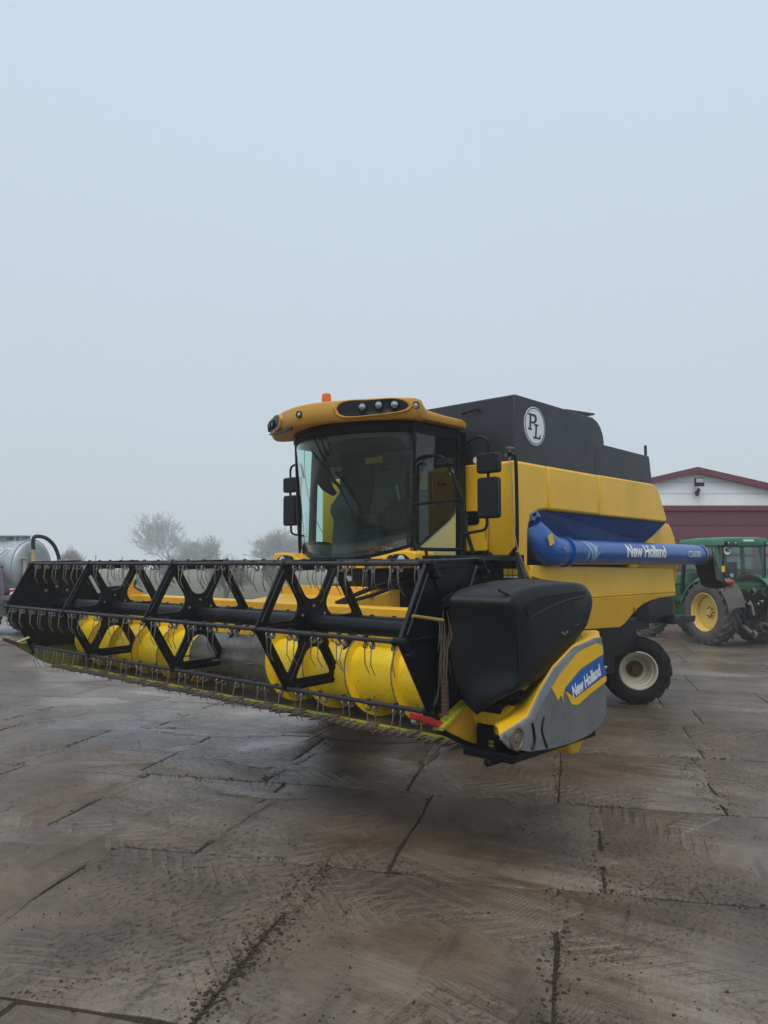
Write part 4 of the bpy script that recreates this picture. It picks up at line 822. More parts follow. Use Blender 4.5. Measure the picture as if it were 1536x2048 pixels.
MB().lathe([(0.09, 3.06), (0.09, 3.34)], 20, 'y', (3.02, 0, 0.98)).build('drive_housing', M['hyellow'], CB)
# --- big black plastic end shield
inn = [(3.443, 1.768), (3.36, 1.815), (3.22, 1.85), (2.88, 1.883), (2.4, 1.888), (2.2, 1.855), (2.12, 1.74), (2.17, 1.62), (2.35, 1.5), (2.85, 1.25), (3.16, 1.135), (3.32, 1.145), (3.39, 1.319), (3.415, 1.481), (3.41, 1.64)]
outp = [(3.275, 1.765), (3.20, 1.812), (3.08, 1.843), (2.85, 1.868), (2.42, 1.868), (2.255, 1.83), (2.178, 1.74), (2.225, 1.63), (2.34, 1.515), (2.848, 1.274), (3.063, 1.222), (3.235, 1.20), (3.222, 1.303), (3.226, 1.49), (3.267, 1.68)]
cen = Vector((2.75, 1.55))
def ins_(poly, d): return [tuple(cen + (Vector(p) - cen) * (1 - d * 1.6)) for p in poly]
def mixp(a, b_, t): return [tuple(Vector(p).lerp(Vector(q), t)) for p, q in zip(a, b_)]
def crs(poly, k=4):
    n = len(poly); o = []
    for i in range(n):
        a, b_, c, d = (Vector(poly[(i + j) % n]) for j in (-1, 0, 1, 2))
        for j in range(k):
            t = j / k; o.append(0.5 * ((2 * b_) + (c - a) * t + (2 * a - 5 * b_ + 4 * c - d) * t * t + (3 * b_ - a - 3 * c + d) * t ** 3))
    return [tuple(p) for p in o]
midp = [tuple(Vector(p).lerp(Vector(q), 0.4)) for p, q in zip(inn, outp)]; midp[10] = (3.20, 1.10); midp[11] = (3.345, 1.058)
inn, outp, midp = crs(inn), crs(outp), crs(midp)
def sec_(poly, y): return [(x, y, z) for x, z in poly]
sd_ = MB().loft([sec_(ins_(inn, 0.05), 3.135), sec_(inn, 3.13), sec_(mixp(inn, midp, 0.6), 3.20), sec_(midp, 3.27), sec_(mixp(midp, outp, 0.55), 3.37), sec_(mixp(midp, outp, 0.9), 3.45), sec_(outp, 3.478), sec_(ins_(outp, 0.02), 3.492), sec_(ins_(outp, 0.06), 3.50), sec_(ins_(outp, 0.3), 3.504)])
sd_ = sd_.build('end_shield', M['plastic'], CB, smooth=75)
rc = rounded([(3.13, 1.745), (2.93, 1.79), (2.34, 1.812), (2.31, 1.775), (2.75, 1.735), (3.09, 1.65)], 0.03)
MB().prism(rc, 'xz', 3.49, 3.507).build('recess_shade_plate', M['black'], sd_, bevel=0.003)  # raised darker plate; the moulded recess's shade is put into its colour
MB().tube(smooth_path([(3.09, 3.502, 1.645), (2.92, 3.506, 1.69), (2.65, 3.508, 1.742), (2.31, 3.506, 1.775)], 6), [0.006] + [0.012] * 17 + [0.006], 8).build('shield_lip', M['plastic'], sd_)
MB().tube(smooth_path([(3.27, 3.40, 1.838), (3.215, 3.486, 1.77), (3.205, 3.492, 1.62), (3.195, 3.494, 1.46), (3.19, 3.492, 1.33), (3.19, 3.480, 1.215)], 6), 0.009, 8).build('shield_ridge', M['black'], sd_)
for px_, pz_ in ((2.66, 1.53), (2.63, 1.52), (2.60, 1.532)): MB().lathe([(0.009, 0), (0.009, 0.010), (0, 0.012)], 8, 'y', (px_, 3.503, pz_)).build('bolt', M['steel'], sd_)
tr_ = MB(); tr_.prism([(3.47, 1.79), (3.52, 1.765), (3.50, 1.745), (3.515, 1.73), (3.47, 1.725), (3.455, 1.735), (3.43, 1.72), (3.40, 1.75), (3.40, 1.815)], 'xz', 3.13, 3.145); tr_.build('torn_edge', M['plastic'], sd_)
sfu = MB()
for q in range(9):
    x0, z0 = rnd.uniform(2.35, 3.1), rnd.uniform(1.45, 1.72); a = rnd.uniform(-0.6, 0.9); l_ = rnd.uniform(0.03, 0.12)
    sfu.tube([(x0, 3.504, z0), (x0 + l_ * math.cos(a), 3.505, z0 + l_ * math.sin(a))], 0.0022, 4)
tag(sfu.build('shield_scratch', M['tank'], sd_), kind='stuff')
# --- repaired drive cover beneath it
outc = [(3.147, 0.825), (2.845, 0.796), (2.6, 0.79), (2.369, 0.806), (2.22, 0.84), (2.118, 0.908), (2.105, 1.09), (2.165, 1.17), (2.137, 1.376), (2.172, 1.472), (2.271, 1.472), (2.56, 1.43), (2.83, 1.315), (3.002, 1.19), (3.154, 1.045), (3.285, 1.016), (3.449, 0.985), (3.46, 0.951), (3.37, 0.885)]
dc = MB().prism(outc, 'xz', 3.527, 3.545).build('drive_cover', M['primer'], CB, bevel=0.006)
rdg = [(3.46, 0.988), (3.29, 1.024), (3.154, 1.055), (3.002, 1.20), (2.83, 1.325), (2.56, 1.44), (2.27, 1.485), (2.17, 1.485), (2.13, 1.39)]
inr = [(3.05, 0.93), (2.9, 0.985), (2.78, 1.06), (2.58, 1.14), (2.38, 1.21), (2.1, 1.34), (1.83, 1.465), (1.60, 1.45), (1.58, 1.40)]
ct = MB(); secs = []
for (a, b_), (c, d) in zip(rdg, inr):
    secs.append([(a, 3.535, b_ - 0.02), (a, 3.528, b_), (a * .75 + c * .25, 3.45, b_ * .75 + d * .25 + 0.02), (a * .4 + c * .6, 3.32, b_ * .4 + d * .6 + 0.022), (c, 3.2, d), (c, 3.2, d - 0.03), (a * .5 + c * .5, 3.36, b_ * .5 + d * .5 - 0.03)])
ct.loft(secs).build('cover_top', M['yellow'], dc, smooth=45)
pa = [(2.884, 1.194), (2.80, 1.25), (2.766, 1.279), (2.547, 1.392), (2.25, 1.435), (2.165, 1.41), (2.154, 1.349), (2.276, 1.324), (2.495, 1.275), (2.704, 1.173), (2.735, 1.12), (2.72, 1.07), (2.76, 1.13), (2.80, 1.10), (2.84, 1.15)]
MB().prism(pa, 'xz', 3.5448, 3.5475).build('paint_patch', M['yellow'], dc, smooth=0)
pb = rounded([(2.70, 1.15), (2.571, 1.085), (2.116, 1.194), (2.112, 1.150), (2.359, 1.090), (2.538, 1.035), (2.62, 1.05)], 0.015)
MB().prism(pb, 'xz', 3.5446, 3.5478).build('paint_patch', M['yellow'], dc, smooth=0)
MB().prism([(2.704, 1.163), (2.571, 1.099), (2.35, 1.145), (2.112, 1.206), (2.165, 1.29), (2.165, 1.335), (2.25, 1.322), (2.40, 1.285), (2.496, 1.258)], 'xz', 3.5442, 3.549).build('cover_decal', M['decalblue'], dc, smooth=0)
st_ = [(2.271, 1.462), (2.42, 1.446), (2.56, 1.417), (2.70, 1.364), (2.817, 1.30), (2.99, 1.174), (3.13, 1.052), (3.28, 1.005), (3.43, 0.975), (3.40, 0.958), (3.26, 0.985), (3.107, 1.022), (2.947, 1.148), (2.773, 1.270), (2.54, 1.388), (2.40, 1.425), (2.257, 1.436)]
MB().prism(st_, 'xz', 3.544, 3.5483).build('filler_stripe', M['filler'], dc, smooth=0)
tx = text_mb('New Holland', 0.116, 0.004, 0.06, 0.68, 0.0008)
place_flat(tx, (2.415, 3.551, 1.182), (-0.447, 0, 0.128), (0.12, 0, 1)).build('brand_lettering', M['white'], dc, smooth=0)
lm = MB(); lm.lathe([(0.075, 0), (0.075, 0.012), (0.062, 0.014), (0.058, 0.004), (0.03, 0.004), (0.022, 0.012), (0, 0.012)], 24, 'y', (3.30, 3.545, 0.935)); lm.build('cover_lamp_ring', M['knife'], dc)
sc2 = MB(); sc2.tube(smooth_path([(2.98, 3.548, 1.02), (3.01, 3.549, 0.95), (2.985, 3.549, 0.88), (2.95, 3.549, 0.82)], 5), 0.007, 6); sc2.tube(smooth_path([(3.12, 3.547, 1.0), (3.10, 3.549, 0.9), (3.13, 3.549, 0.84)], 5), 0.010, 6); sc2.build('cover_seam', M['black'], dc)
MB().prism([(2.63, 1.165), (2.56, 1.20), (2.50, 1.135), (2.57, 1.10)], 'xy', 0, 0.001).xf(Matrix.Translation((0, 0, 0)))
place_flat(MB().prism([(-0.09, -0.07), (0.09, -0.07), (0.09, 0.07), (-0.09, 0.07)], 'xy', 0, 0.002), (2.735, 3.385, 1.237), (-0.78, 0.3, 0.45), (-0.2, 0.85, 0.2)).build('yellow_patch', M['sticker'], dc, smooth=0)
MB().tube([(2.12, 3.5, 1.235), (2.02, 3.5, 1.235)], 0.012, 6).build('cover_latch', M['silver'], dc)
# --- reel
reel = MB().lathe([(0.065, -3.0), (0.065, 3.0)], 28, 'y', (XR, 0, ZR)).build('reel', M['plastic'], CB)
V = [(RR * math.cos(R(PH + 60 * k)), RR * math.sin(R(PH + 60 * k))) for k in range(6)]
def sector_hole(k, arm=0.036, rim=0.055, hub=0.185, rd=0.06):
    a0, a1 = R(PH + 60 * k), R(PH + 60 * (k + 1)); am = (a0 + a1) / 2; ap = RR * math.cos(R(30)) - rim
    d = arm / math.sin(R(30)); tip = d * 1.0
    w = (ap - tip) * math.tan(R(30)); m = Vector((math.cos(am), math.sin(am))); n = Vector((-m.y, m.x))
    w0 = (hub - tip) * math.tan(R(30))
    pts = [m * hub - n * max(w0, 0.03), m * ap - n * w, m * ap + n * w, m * hub + n * max(w0, 0.03)]
    return rounded([tuple(p) for p in pts], [0.13, 0.05, 0.05, 0.13], 6)
spm = plate([(x * 1.035, y * 1.035) for x, y in V], [sector_hole(k) for k in range(6)], 0.026, 0.006)
place_flat(spm, (0, 0, 0), (1, 0, 0), (0, 0, 1)); spmesh = spm.mesh('reel_spider', M['black'], 40)
for y in (-1.59, 0.0, 1.575):
    o = link('reel_spider', spmesh, reel, loc=(XR, y, ZR))
    rb_ = MB()
    for k in range(6):
        a = Vector((V[k][0], 0, V[k][1]));  rb_.tube([a * 0.30 + Vector((0, 0.014, 0)), a * 0.88 + Vector((0, 0.014, 0))], 0.011, 6)
        b2 = Vector((V[(k + 1) % 6][0], 0, V[(k + 1) % 6][1])); rb_.tube([a.lerp(b2, 0.1) * 0.985 + Vector((0, 0.014, 0)), a.lerp(b2, 0.9) * 0.985 + Vector((0, 0.014, 0))], 0.012, 6)
    rb_.lathe([(0.10, -0.03), (0.10, 0.03), (0.066, 0.035)], 24, 'y')
    rb_.build('spider_rib', M['black'], reel, loc=(XR, y, ZR))
    for k in range(6):
        a = R(PH + 60 * k + 30); MB().lathe([(0.012, 0.012), (0.012, 0.024), (0, 0.026)], 8, 'y', (XR + 0.135 * math.cos(a), y, ZR + 0.135 * math.sin(a))).build('bolt', M['steel'], reel)
for s in (1, -1):
    y = s * 3.0
    ep = plate([(x * 1.03, z * 1.03) for x, z in V], [], 0.02, 0.004); place_flat(ep, (XR, y, ZR), (1, 0, 0), (0, 0, 1)); ep = ep.build('reel_end_plate', M['black'], reel, smooth=30)
    fr = MB()
    for k in range(6):
        a, b2 = V[k], V[(k + 1) % 6]; fr.tube([(XR + a[0] * 1.02, y, ZR + a[1] * 1.02), (XR + b2[0] * 1.02, y, ZR + b2[1] * 1.02)], 0.017, 6)
        for sg in (1, -1):
            fr.tube([(XR + a[0] * 0.25, y + sg * 0.012, ZR + a[1] * 0.25), (XR + a[0] * 0.93, y + sg * 0.012, ZR + a[1] * 0.93)], 0.012, 6)
            fr.tube([(XR + (a[0] * .86 + b2[0] * .08), y + sg * 0.012, ZR + (a[1] * .86 + b2[1] * .08)), (XR + (a[0] * .08 + b2[0] * .86), y + sg * 0.012, ZR + (a[1] * .08 + b2[1] * .86))], 0.010, 6)
        fr.lathe([(0.028, -0.05), (0.028, 0.05), (0.012, 0.055)], 10, 'y', (XR + a[0], y, ZR + a[1])); 
    fr.build('end_plate_rim', M['black'], ep)
    for k in range(6):
        a = V[k]; cr = MB(); cr.tube([(XR + a[0], y + s * 0.05, ZR + a[1]), (XR + a[0] - 0.03, y + s * 0.055, ZR + a[1] - 0.08)], 0.014, 6); cr.lathe([(0.022, 0.03), (0.022, 0.075), (0.01, 0.08)], 10, 'y', (XR + a[0] - 0.03, y if s > 0 else y - 0.11, ZR + a[1] - 0.08)); cr.build('crank', M['black'], ep)
    for k in range(5):
        a = R(50 + 40 * k); MB().lathe([(0.018, 0), (0.018, -s * 0.016), (0, -s * 0.018)], 8, 'y', (XR + 0.20 * math.cos(a), y - s * 0.01, ZR + 0.20 * math.sin(a))).build('bolt', M['steel'], ep)
# bars with their spring tines
tn = MB(); cr_ = 0.0205; cp = []
for i in range(23): a = math.pi * 0.5 + i / 22 * 2 * math.pi * 1.75; cp.append((cr_ * math.cos(a), -0.012 + 0.024 * i / 22, -0.037 + cr_ * math.sin(a)))
e_ = cp[-1]
tn.tube(cp + [(e_[0] + 0.010, e_[1], e_[2] - 0.035), (0.040, e_[1], -0.150), (0.040, e_[1], -0.155), (0.0, e_[1], -0.225)], [0.0050] * len(cp) + [0.0040, 0.0038, 0.0038, 0.0032], 5)
tnm = tn.mesh('reel_tine', M['tine'], 60)
tn2 = [tnm]
cl = MB().box(-0.014, 0.014, -0.014, 0.014, 0.0, 0.026)
for k in range(6):
    bx, bz = XR + V[k][0], ZR + V[k][1]
    bm_ = MB(); bm_.lathe([(0.0165, -3.0), (0.0165, 3.0)], 12, 'y', (bx, 0, bz))
    ys = []
    for (a, c) in ((-3.0, -1.59), (-1.59, 0), (0, 1.575), (1.575, 3.0)):
        n = 11
        for i in range(n): ys.append(a + 0.09 + (c - a - 0.18) * i / (n - 1) + (0.028 if i % 2 == 0 else -0.028))
    for y in ys[::2]: bm_.box(bx - 0.012, bx + 0.012, y - 0.055 - 0.012, y - 0.055 + 0.012, bz + 0.008, bz + 0.026)
    bar = bm_.build('reel_bar', M['barsteel'], reel)
    for y in ys:
        o = link('reel_tine', tnm, reel); o.location = (bx, y, bz); o.rotation_euler = (rnd.gauss(0, 0.05), rnd.gauss(0.05, 0.09), rnd.gauss(0, 0.10) + (0.25 if rnd.random() < .3 else 0))
# straw and the rusty chain caught behind the shield
sw = MB()
for i in range(20):
    x = 3.36 + rnd.gauss(0.055, 0.035); y = 3.075 + rnd.uniform(-0.03, 0.05); z1 = rnd.uniform(1.52, 1.72); z0 = z1 - rnd.uniform(0.15, 0.5)
    sw.tube([(x, y, z1), (x + rnd.gauss(0, 0.02), y + rnd.gauss(0, .012), (z0 + z1) / 2), (x + rnd.gauss(0.01, 0.03), y + rnd.gauss(0, .015), z0)], [0.003, 0.007, 0.002], 5)
tag(sw.build('straw', M['straw'], CB), kind='stuff')
MB().tube([(3.80, 3.14, 1.685), (3.54, 3.17, 1.645)], [0.010, 0.012], 7).build('stick', M['wood'], CB)
chn = MB()
for i in range(15): chn.box(3.43, 3.462, 3.085 + 0.004 * (i % 2), 3.125 - 0.004 * (i % 2), 1.04 + i * 0.0145, 1.0515 + i * 0.0145)
chn.build('drive_chain', M['rust'], CB, bevel=0.003)
dbk = MB(); dbk.box(2.45, 3.40, 3.105, 3.13, 1.12, 1.78); dbk.lathe([(0.20, 3.09), (0.20, 3.13)], 28, 'y', (3.05, 0, 1.42)); dbk.tube([(3.40, 3.11, 1.40), (3.30, 3.12, 1.32), (3.38, 3.11, 1.24)], 0.02); dbk.build('drive_plate', M['black'], CB)
# ------------------------------------------------------------------ green tractor (x = forward, y = its left)
TR = empty('tractor', (8.83, 19.58, 0), R(106.9))
tag(TR, 'green tractor with dusty yellow-rimmed tyres parked before the maroon hall door', 'tractor')
for s in (1, -1):
    wheel('rear_wheel', TR, (0, s * 0.70, 0.80), 0.80, 0.47, 0.50, 20, 0.05, s, 0, 'dustrubber', 'jdrim', 0.20, 0.2, 'jdrim', 0.36, 0.07, 8, 0.15)
    wheel('front_wheel', TR, (2.45, s * 0.74, 0.60), 0.60, 0.36, 0.42, 18, 0.04, s, 0, 'dustrubber', 'jdrim', 0.16, 0.0, 'jdrim', 0.36, 0.06, 8, 0.12)
    fe = MB(); prof = [(0.92 * math.cos(R(a)), 0.80 + 0.92 * math.sin(R(a))) for a in range(18, 166, 12)]
    fe.loft([[(x, s * y, z + dz) for x, z in prof] + [(x * 0.965, s * y, 0.8 + (z - 0.8) * 0.965 + dz) for x, z in prof[::-1]] for y, dz in ((0.46, 0.02), (0.62, 0.02), (0.84, -0.03), (0.93, -0.10))])
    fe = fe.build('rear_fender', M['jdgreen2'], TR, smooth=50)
    fr = MB(); prof2 = [(0.955 * math.cos(R(a)), 0.80 + 0.955 * math.sin(R(a))) for a in range(130, 176, 8)]
    fr.loft([[(x, s * y, z + dz) for x, z in prof2] + [(x * 0.985, s * y, 0.8 + (z - 0.8) * 0.985 + dz) for x, z in prof2[::-1]] for y, dz in ((0.5, 0.0), (0.70, 0.0), (0.88, -0.05), (0.97, -0.14))]); fr.build('mud_flap', M['dirtyfender'], fe, smooth=50)
    MB().box(-0.76, -0.60, s * 0.62, s * 0.86, 1.52, 1.61).build('tail_lamp', M['redlens'], fe, bevel=0.03)
tb = MB(); tb.box(-0.35, 2.0, -0.28, 0.28, 0.55, 1.05); tb.box(1.2, 3.1, -0.34, 0.34, 0.95, 1.55); tb.box(-0.05, 0.05, -0.7, 0.7, 0.7, 0.9); tb.box(2.38, 2.52, -0.7, 0.7, 0.5, 0.65); tb.build('tractor_body', M['jdgreen'], TR, bevel=0.05)
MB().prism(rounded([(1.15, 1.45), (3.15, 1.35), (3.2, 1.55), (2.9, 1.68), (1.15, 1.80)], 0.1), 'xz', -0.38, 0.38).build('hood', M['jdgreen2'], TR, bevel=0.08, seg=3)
cb_ = MB(); cb_.prism([(-0.42, 1.28), (-0.42, 1.52), (-0.25, 1.56), (1.15, 1.50), (1.15, 0.95), (0.5, 0.95), (0.3, 1.28)], 'xz', -0.62, 0.62); cb_.build('cab_base', M['jdgreen'], TR, bevel=0.03)
for x0, z0, x1, z1, yy in ((-0.36, 1.52, -0.22, 2.50, 0.68), (0.45, 1.5, 0.42, 2.50, 0.70), (1.15, 1.2, 1.0, 2.50, 0.66)):
    for s in (1, -1):
        MB().loft([[(x0 - 0.035, s * (yy - 0.03), z0), (x0 + 0.045, s * (yy - 0.03), z0), (x0 + 0.045, s * (yy + 0.04), z0), (x0 - 0.035, s * (yy + 0.04), z0)], [(x1 - 0.035, s * (yy - 0.07), z1), (x1 + 0.045, s * (yy - 0.07), z1), (x1 + 0.045, s * yy, z1), (x1 - 0.035, s * yy, z1)]]).build('cab_post', M['jdgreen2'] if x0 < 0 else M['black'], TR)
rf = MB(); ro = rounded([(-0.42, -0.74), (1.2, -0.70), (1.32, -0.5), (1.32, 0.5), (1.2, 0.70), (-0.42, 0.74), (-0.50, 0.55), (-0.50, -0.55)], 0.10)
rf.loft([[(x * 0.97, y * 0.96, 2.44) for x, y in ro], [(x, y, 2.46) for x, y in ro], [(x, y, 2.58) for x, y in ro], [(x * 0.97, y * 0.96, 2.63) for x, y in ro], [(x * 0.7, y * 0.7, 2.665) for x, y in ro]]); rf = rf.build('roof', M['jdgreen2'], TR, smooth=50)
MB().box(-0.506, -0.495, -0.20, 0.12, 2.555, 2.60).build('roof_sign', M['white'], rf)
for yy in (0.56, 0.36, -0.60): lamp(Vector((-0.50, yy, 2.50)), Vector((-1, 0, -0.1)).normalized(), 0.055, rf, 'rear_work_lamp')
MB().box(-0.475, -0.45, -0.62, 0.64, 2.42, 2.54).build('lamp_panel', M['black'], rf)
wn = MB().prism(rounded([(-0.60, 2.46), (0.60, 2.46), (0.60, 1.75), (0.40, 1.56), (-0.40, 1.56), (-0.60, 1.75)], 0.04), 'yz', -0.39, -0.375).build('rear_window', M['tractorglass'], TR)
wf = MB(); wo = rounded([(-0.63, 2.48), (0.63, 2.48), (0.63, 1.73), (0.42, 1.53), (-0.42, 1.53), (-0.63, 1.73)], 0.04)
wf.tube([(-0.385, y, z) for y, z in wo], 0.022, 6, True); wf.build('window_frame', M['black'], wn)
dn = MB().lathe([(0.115, 0), (0.115, -0.006), (0, -0.006)], 24, 'x', (-0.40, 0.52, 2.33)).build('speed_sign', M['white'], wn, smooth=0)
MB().lathe([(0.125, 0.001), (0.125, -0.008), (0.108, -0.008), (0.108, 0.001)], 24, 'x', (-0.40, 0.52, 2.33), True).build('sign_rim', M['darkprint'], dn)
place_flat(text_mb('40', 0.155, 0.006), (-0.408, 0.52, 2.33), (0, -1, 0), (0, 0, 1)).build('sign_number', M['darkprint'], dn, smooth=0)
for s in (1, -1): MB().prism([(-0.28, 1.55), (0.42, 1.5), (1.1, 1.25), (0.98, 2.45), (-0.20, 2.45)], 'xz', s * 0.645, s * 0.655).build('side_window', M['tractorglass'], TR, smooth=0)
MB().box(1.03, 1.04, -0.6, 0.6, 1.55, 2.45).build('windscreen', M['tractorglass'], TR)
ins2 = MB(); ins2.prism(rounded([(0.15, 1.35), (0.65, 1.35), (0.65, 1.5), (0.28, 1.55), (0.22, 2.05), (0.12, 2.05)], 0.04), 'xz', -0.25, 0.25); ins2.build('driver_seat', M['seat'], TR, bevel=0.03)
MB().box(0.9, 1.0, -0.3, 0.3, 1.3, 1.75).build('dashboard', M['interior'], TR)
MB().lathe([(0.05, 0), (0.05, 0.03)], 14, 'x', (-0.45, 0.44, 1.72)).build('reflector', M['silver'], TR)
MB().box(-0.42, -0.40, 0.62, 0.70, 1.80, 1.95).build('amber_marker', M['sticker'], TR)
# three-point linkage
def lk(n, fn, m='black'):
    b = MB(); fn(b); return b.build(n, M[m], TR)
lk('hitch_frame', lambda b: (b.box(-0.55, -0.3, -0.32, 0.32, 0.75, 1.30), b.box(-0.62, -0.5, -0.12, 0.12, 0.35, 0.85), b.tube([(-0.4, -0.55, 1.22), (-0.4, 0.55, 1.22)], 0.05)))
for s in (1, -1):
    lk('lift_arm', lambda b: (b.tube([(-0.35, s * 0.38, 1.22), (-0.80, s * 0.42, 1.12)], 0.045), b.tube([(-0.80, s * 0.42, 1.14), (-0.78, s * 0.44, 0.55)], 0.03)))
    lk('lower_link', lambda b: (b.tube([(-0.2, s * 0.30, 0.52), (-0.75, s * 0.42, 0.46), (-1.10, s * 0.45, 0.36)], [0.04, 0.045, 0.04]), b.tube(arc3(-1.13, s * 0.45, 0.36), 0.035)), 'barsteel') if False else None
def hook(cx, y, cz): return [(cx + 0.07 * math.cos(R(a)), y, cz + 0.07 * math.sin(R(a))) for a in range(60, 300, 30)]
for s in (1, -1): lk('lower_link', lambda b: (b.tube([(-0.2, s * 0.30, 0.55), (-0.75, s * 0.42, 0.50), (-1.08, s * 0.45, 0.36)], [0.04, 0.05, 0.04]), b.tube(hook(-1.13, s * 0.45, 0.34), 0.03)), 'knife')
lk('top_link', lambda b: (b.tube([(-0.45, 0.02, 1.18), (-0.60, 0.02, 0.98), (-0.66, 0.02, 0.75)], 0.04), b.tube(hook(-0.66, 0.02, 1.32), 0.025)), 'knife')
lk('hydraulic_hose', lambda b: [b.tube(smooth_path([(-0.45, y0, 1.30), (-0.62, y0 + 0.05, 1.36), (-0.72, y0 - 0.05, 1.22), (-0.62, y0, 1.05), (-0.66, y0 + .08, 0.9)], 5), 0.016, 6) for y0 in (-0.5, -0.3, -0.1, 0.2)])
for y0 in (-0.26, -0.14, 0.14, 0.26):
    lk('coupling', lambda b: b.lathe([(0.035, 0), (0.035, -0.1), (0.02, -0.12)], 10, 'x', (-0.56, y0, 0.95 + abs(y0) * 0.5)), 'steel')
lk('drawbar', lambda b: (b.box(-0.95, -0.2, -0.06, 0.06, 0.36, 0.42), b.lathe([(0.05, 0), (0.05, 0.12), (0.03, 0.14)], 12, 'z', (-0.85, 0, 0.40)), b.box(-0.62, -0.3, -0.20, 0.20, 0.30, 0.62)), 'barsteel')
lk('lift_cylinder', lambda b: [b.tube([(-0.36, s * 0.33, 0.55), (-0.72, s * 0.40, 1.12)], 0.035) for s in (1, -1)])
# a small pale implement stand on the ground behind it
imp = MB(); imp.tube([(9.42, 19.9, 0.02), (9.52, 19.95, 0.42)], 0.03); imp.tube([(9.75, 19.9, 0.02), (9.54, 19.95, 0.42)], 0.03); imp.box(9.38, 9.80, 19.86, 19.96, 0.0, 0.03)
tag(imp.build('support_stand', M['primer'], None), 'small pale metal support stand on the ground behind the tractor tyre', 'stand')
# ------------------------------------------------------------------ machine hall
HX, HY = 12.15, 30.0
HL = empty('machine_hall', (HX, HY, 0)); tag(HL, 'white-gabled machine hall with maroon roof edges and wide maroon door behind the tractor', 'hall')
hw_, zr_, ze_ = 9.5, 5.75, 3.55
MB().box(-hw_, hw_, 0.10, 24, 0, ze_ - 0.1).build('wall', M['maroon'], HL)
MB().prism([(-hw_, ze_ - 0.15), (hw_, ze_ - 0.15), (0, zr_ - 0.12)], 'xz', 0.12, 24).build('gable', M['clad'], HL)
zs = [4.26, 4.72, 5.18, 5.62]
def gable_half(z): return (zr_ - 0.14 - z) / (zr_ - ze_) * hw_
for i in range(len(zs) - 1):
    a, c = zs[i] + 0.008, zs[i + 1] - 0.008
    if c <= a: continue
    MB().prism([(-gable_half(a), a), (gable_half(a), a), (gable_half(c), c), (-gable_half(c), c)], 'xz', 0.0, 0.12).build('cladding_panel', M['clad'], HL)
for s in (1, -1):
    MB().prism([(0, zr_), (s * (hw_ + 0.3), ze_ - 0.07), (s * (hw_ + 0.3), ze_ - 0.30), (0, zr_ - 0.23)], 'xz', -0.28, -0.05).build('roof_verge', M['maroon'], HL)
    MB().prism([(0, zr_ - 0.005), (s * (hw_ + 0.3), ze_ - 0.075), (s * (hw_ + 0.3), ze_ - 0.14), (0, zr_ - 0.07)], 'xz', -0.05, 24.2).build('roof', M['maroon'], HL)
MB().box(-hw_, hw_, -0.10, 0.10, 4.06, 4.255).build('door_lintel', M['maroon'], HL, bevel=0.01)
drr = MB().box(-4.6, 4.6, 0.02, 0.06, 0.0, 4.06).build('hall_door', M['maroon'], HL)
for k in range(7): MB().box(-4.58, 4.58, -0.012, 0.02, 0.015 + k * 0.58, 0.565 + k * 0.58).build('door_section', M['maroon'], drr, bevel=0.008)
for k in range(5):
    for rr__ in (3, 4):
        x0 = -3.39 + k * 1.45
        MB().box(x0, x0 + 1.15, -0.022, -0.012, 0.06 + rr__ * 0.58, 0.52 + rr__ * 0.58).build('door_window', M['winglass'], drr)
for s in (1, -1): MB().box(s * 4.6, s * 4.85, -0.06, 0.10, 0, 4.06).build('door_jamb', M['maroon'], HL)
fl2 = MB(); fl2.box(-0.17, 0.17, -0.42, -0.30, 4.98, 5.30); fl2.box(-0.05, 0.05, -0.30, 0.0, 5.05, 5.15); fl2 = fl2.build('floodlight', M['black'], HL, bevel=0.01)
MB().box(-0.14, 0.14, -0.426, -0.418, 5.12, 5.27).build('floodlight_glass', M['silver'], fl2)
sn = MB(); sn.lathe([(0.0, 0), (0.09, 0.0), (0.03, 0.10)], 12, 'z', (0.02, -0.22, 4.82)); sn.box(-0.03, 0.05, -0.24, 0.0, 4.70, 4.82); sn.box(-0.05, 0.03, -0.2, -0.1, 4.62, 4.70); sn.build('motion_sensor', M['black'], HL)
for x0 in (-0.17, 0.13): MB().box(x0, x0 + 0.03, -0.012, 0.0, 4.27, 4.6 if x0 < 0 else 5.0).build('cable_duct', M['clad'], HL)
# ------------------------------------------------------------------ slurry tanker
TK = empty('slurry_tanker', (-10.0, 22.1, 0), R(-16))
tag(TK, 'galvanised slurry tanker with curved black pipe and purple hose at the left edge', 'tanker')
rt, zt = 0.79, 1.88
tp = [(0.0, 0.16), (0.20, 0.15), (0.42, 0.12), (0.60, 0.075), (0.72, 0.03), (rt, -0.04), (rt, -0.3), (rt, -4.4), (0.6, -4.55), (0, -4.62)]
tnk = MB().lathe(tp, 48, 'x', (0, 0, zt)).build('tank', M['galv'], TK, smooth=45)
for xx in (-0.10, -1.6, -3.1): MB().lathe([(rt, -0.04), (rt + 0.03, -0.04), (rt + 0.03, 0.04), (rt, 0.04)], 48, 'x', (xx, 0, zt), True).build('tank_hoop', M['galv'], tnk)
for xx, r0 in ((-0.40, 0.22), (-0.95, 0.30)):
    mh = MB(); mh.lathe([(r0 * 0.62, 0), (r0 * 0.62, 0.14), (r0, 0.14), (r0, 0.17), (0, 0.18)], 24, 'z', (xx, 0, zt + rt - 0.03)); 
    for k in range(6): a = k * 1.047; mh.lathe([(0.02, 0.02), (0.02, 0.14)], 8, 'z', (xx + r0 * .85 * math.cos(a), r0 * .85 * math.sin(a), zt + rt - 0.02))
    mh.build('manhole', M['galv'], tnk)
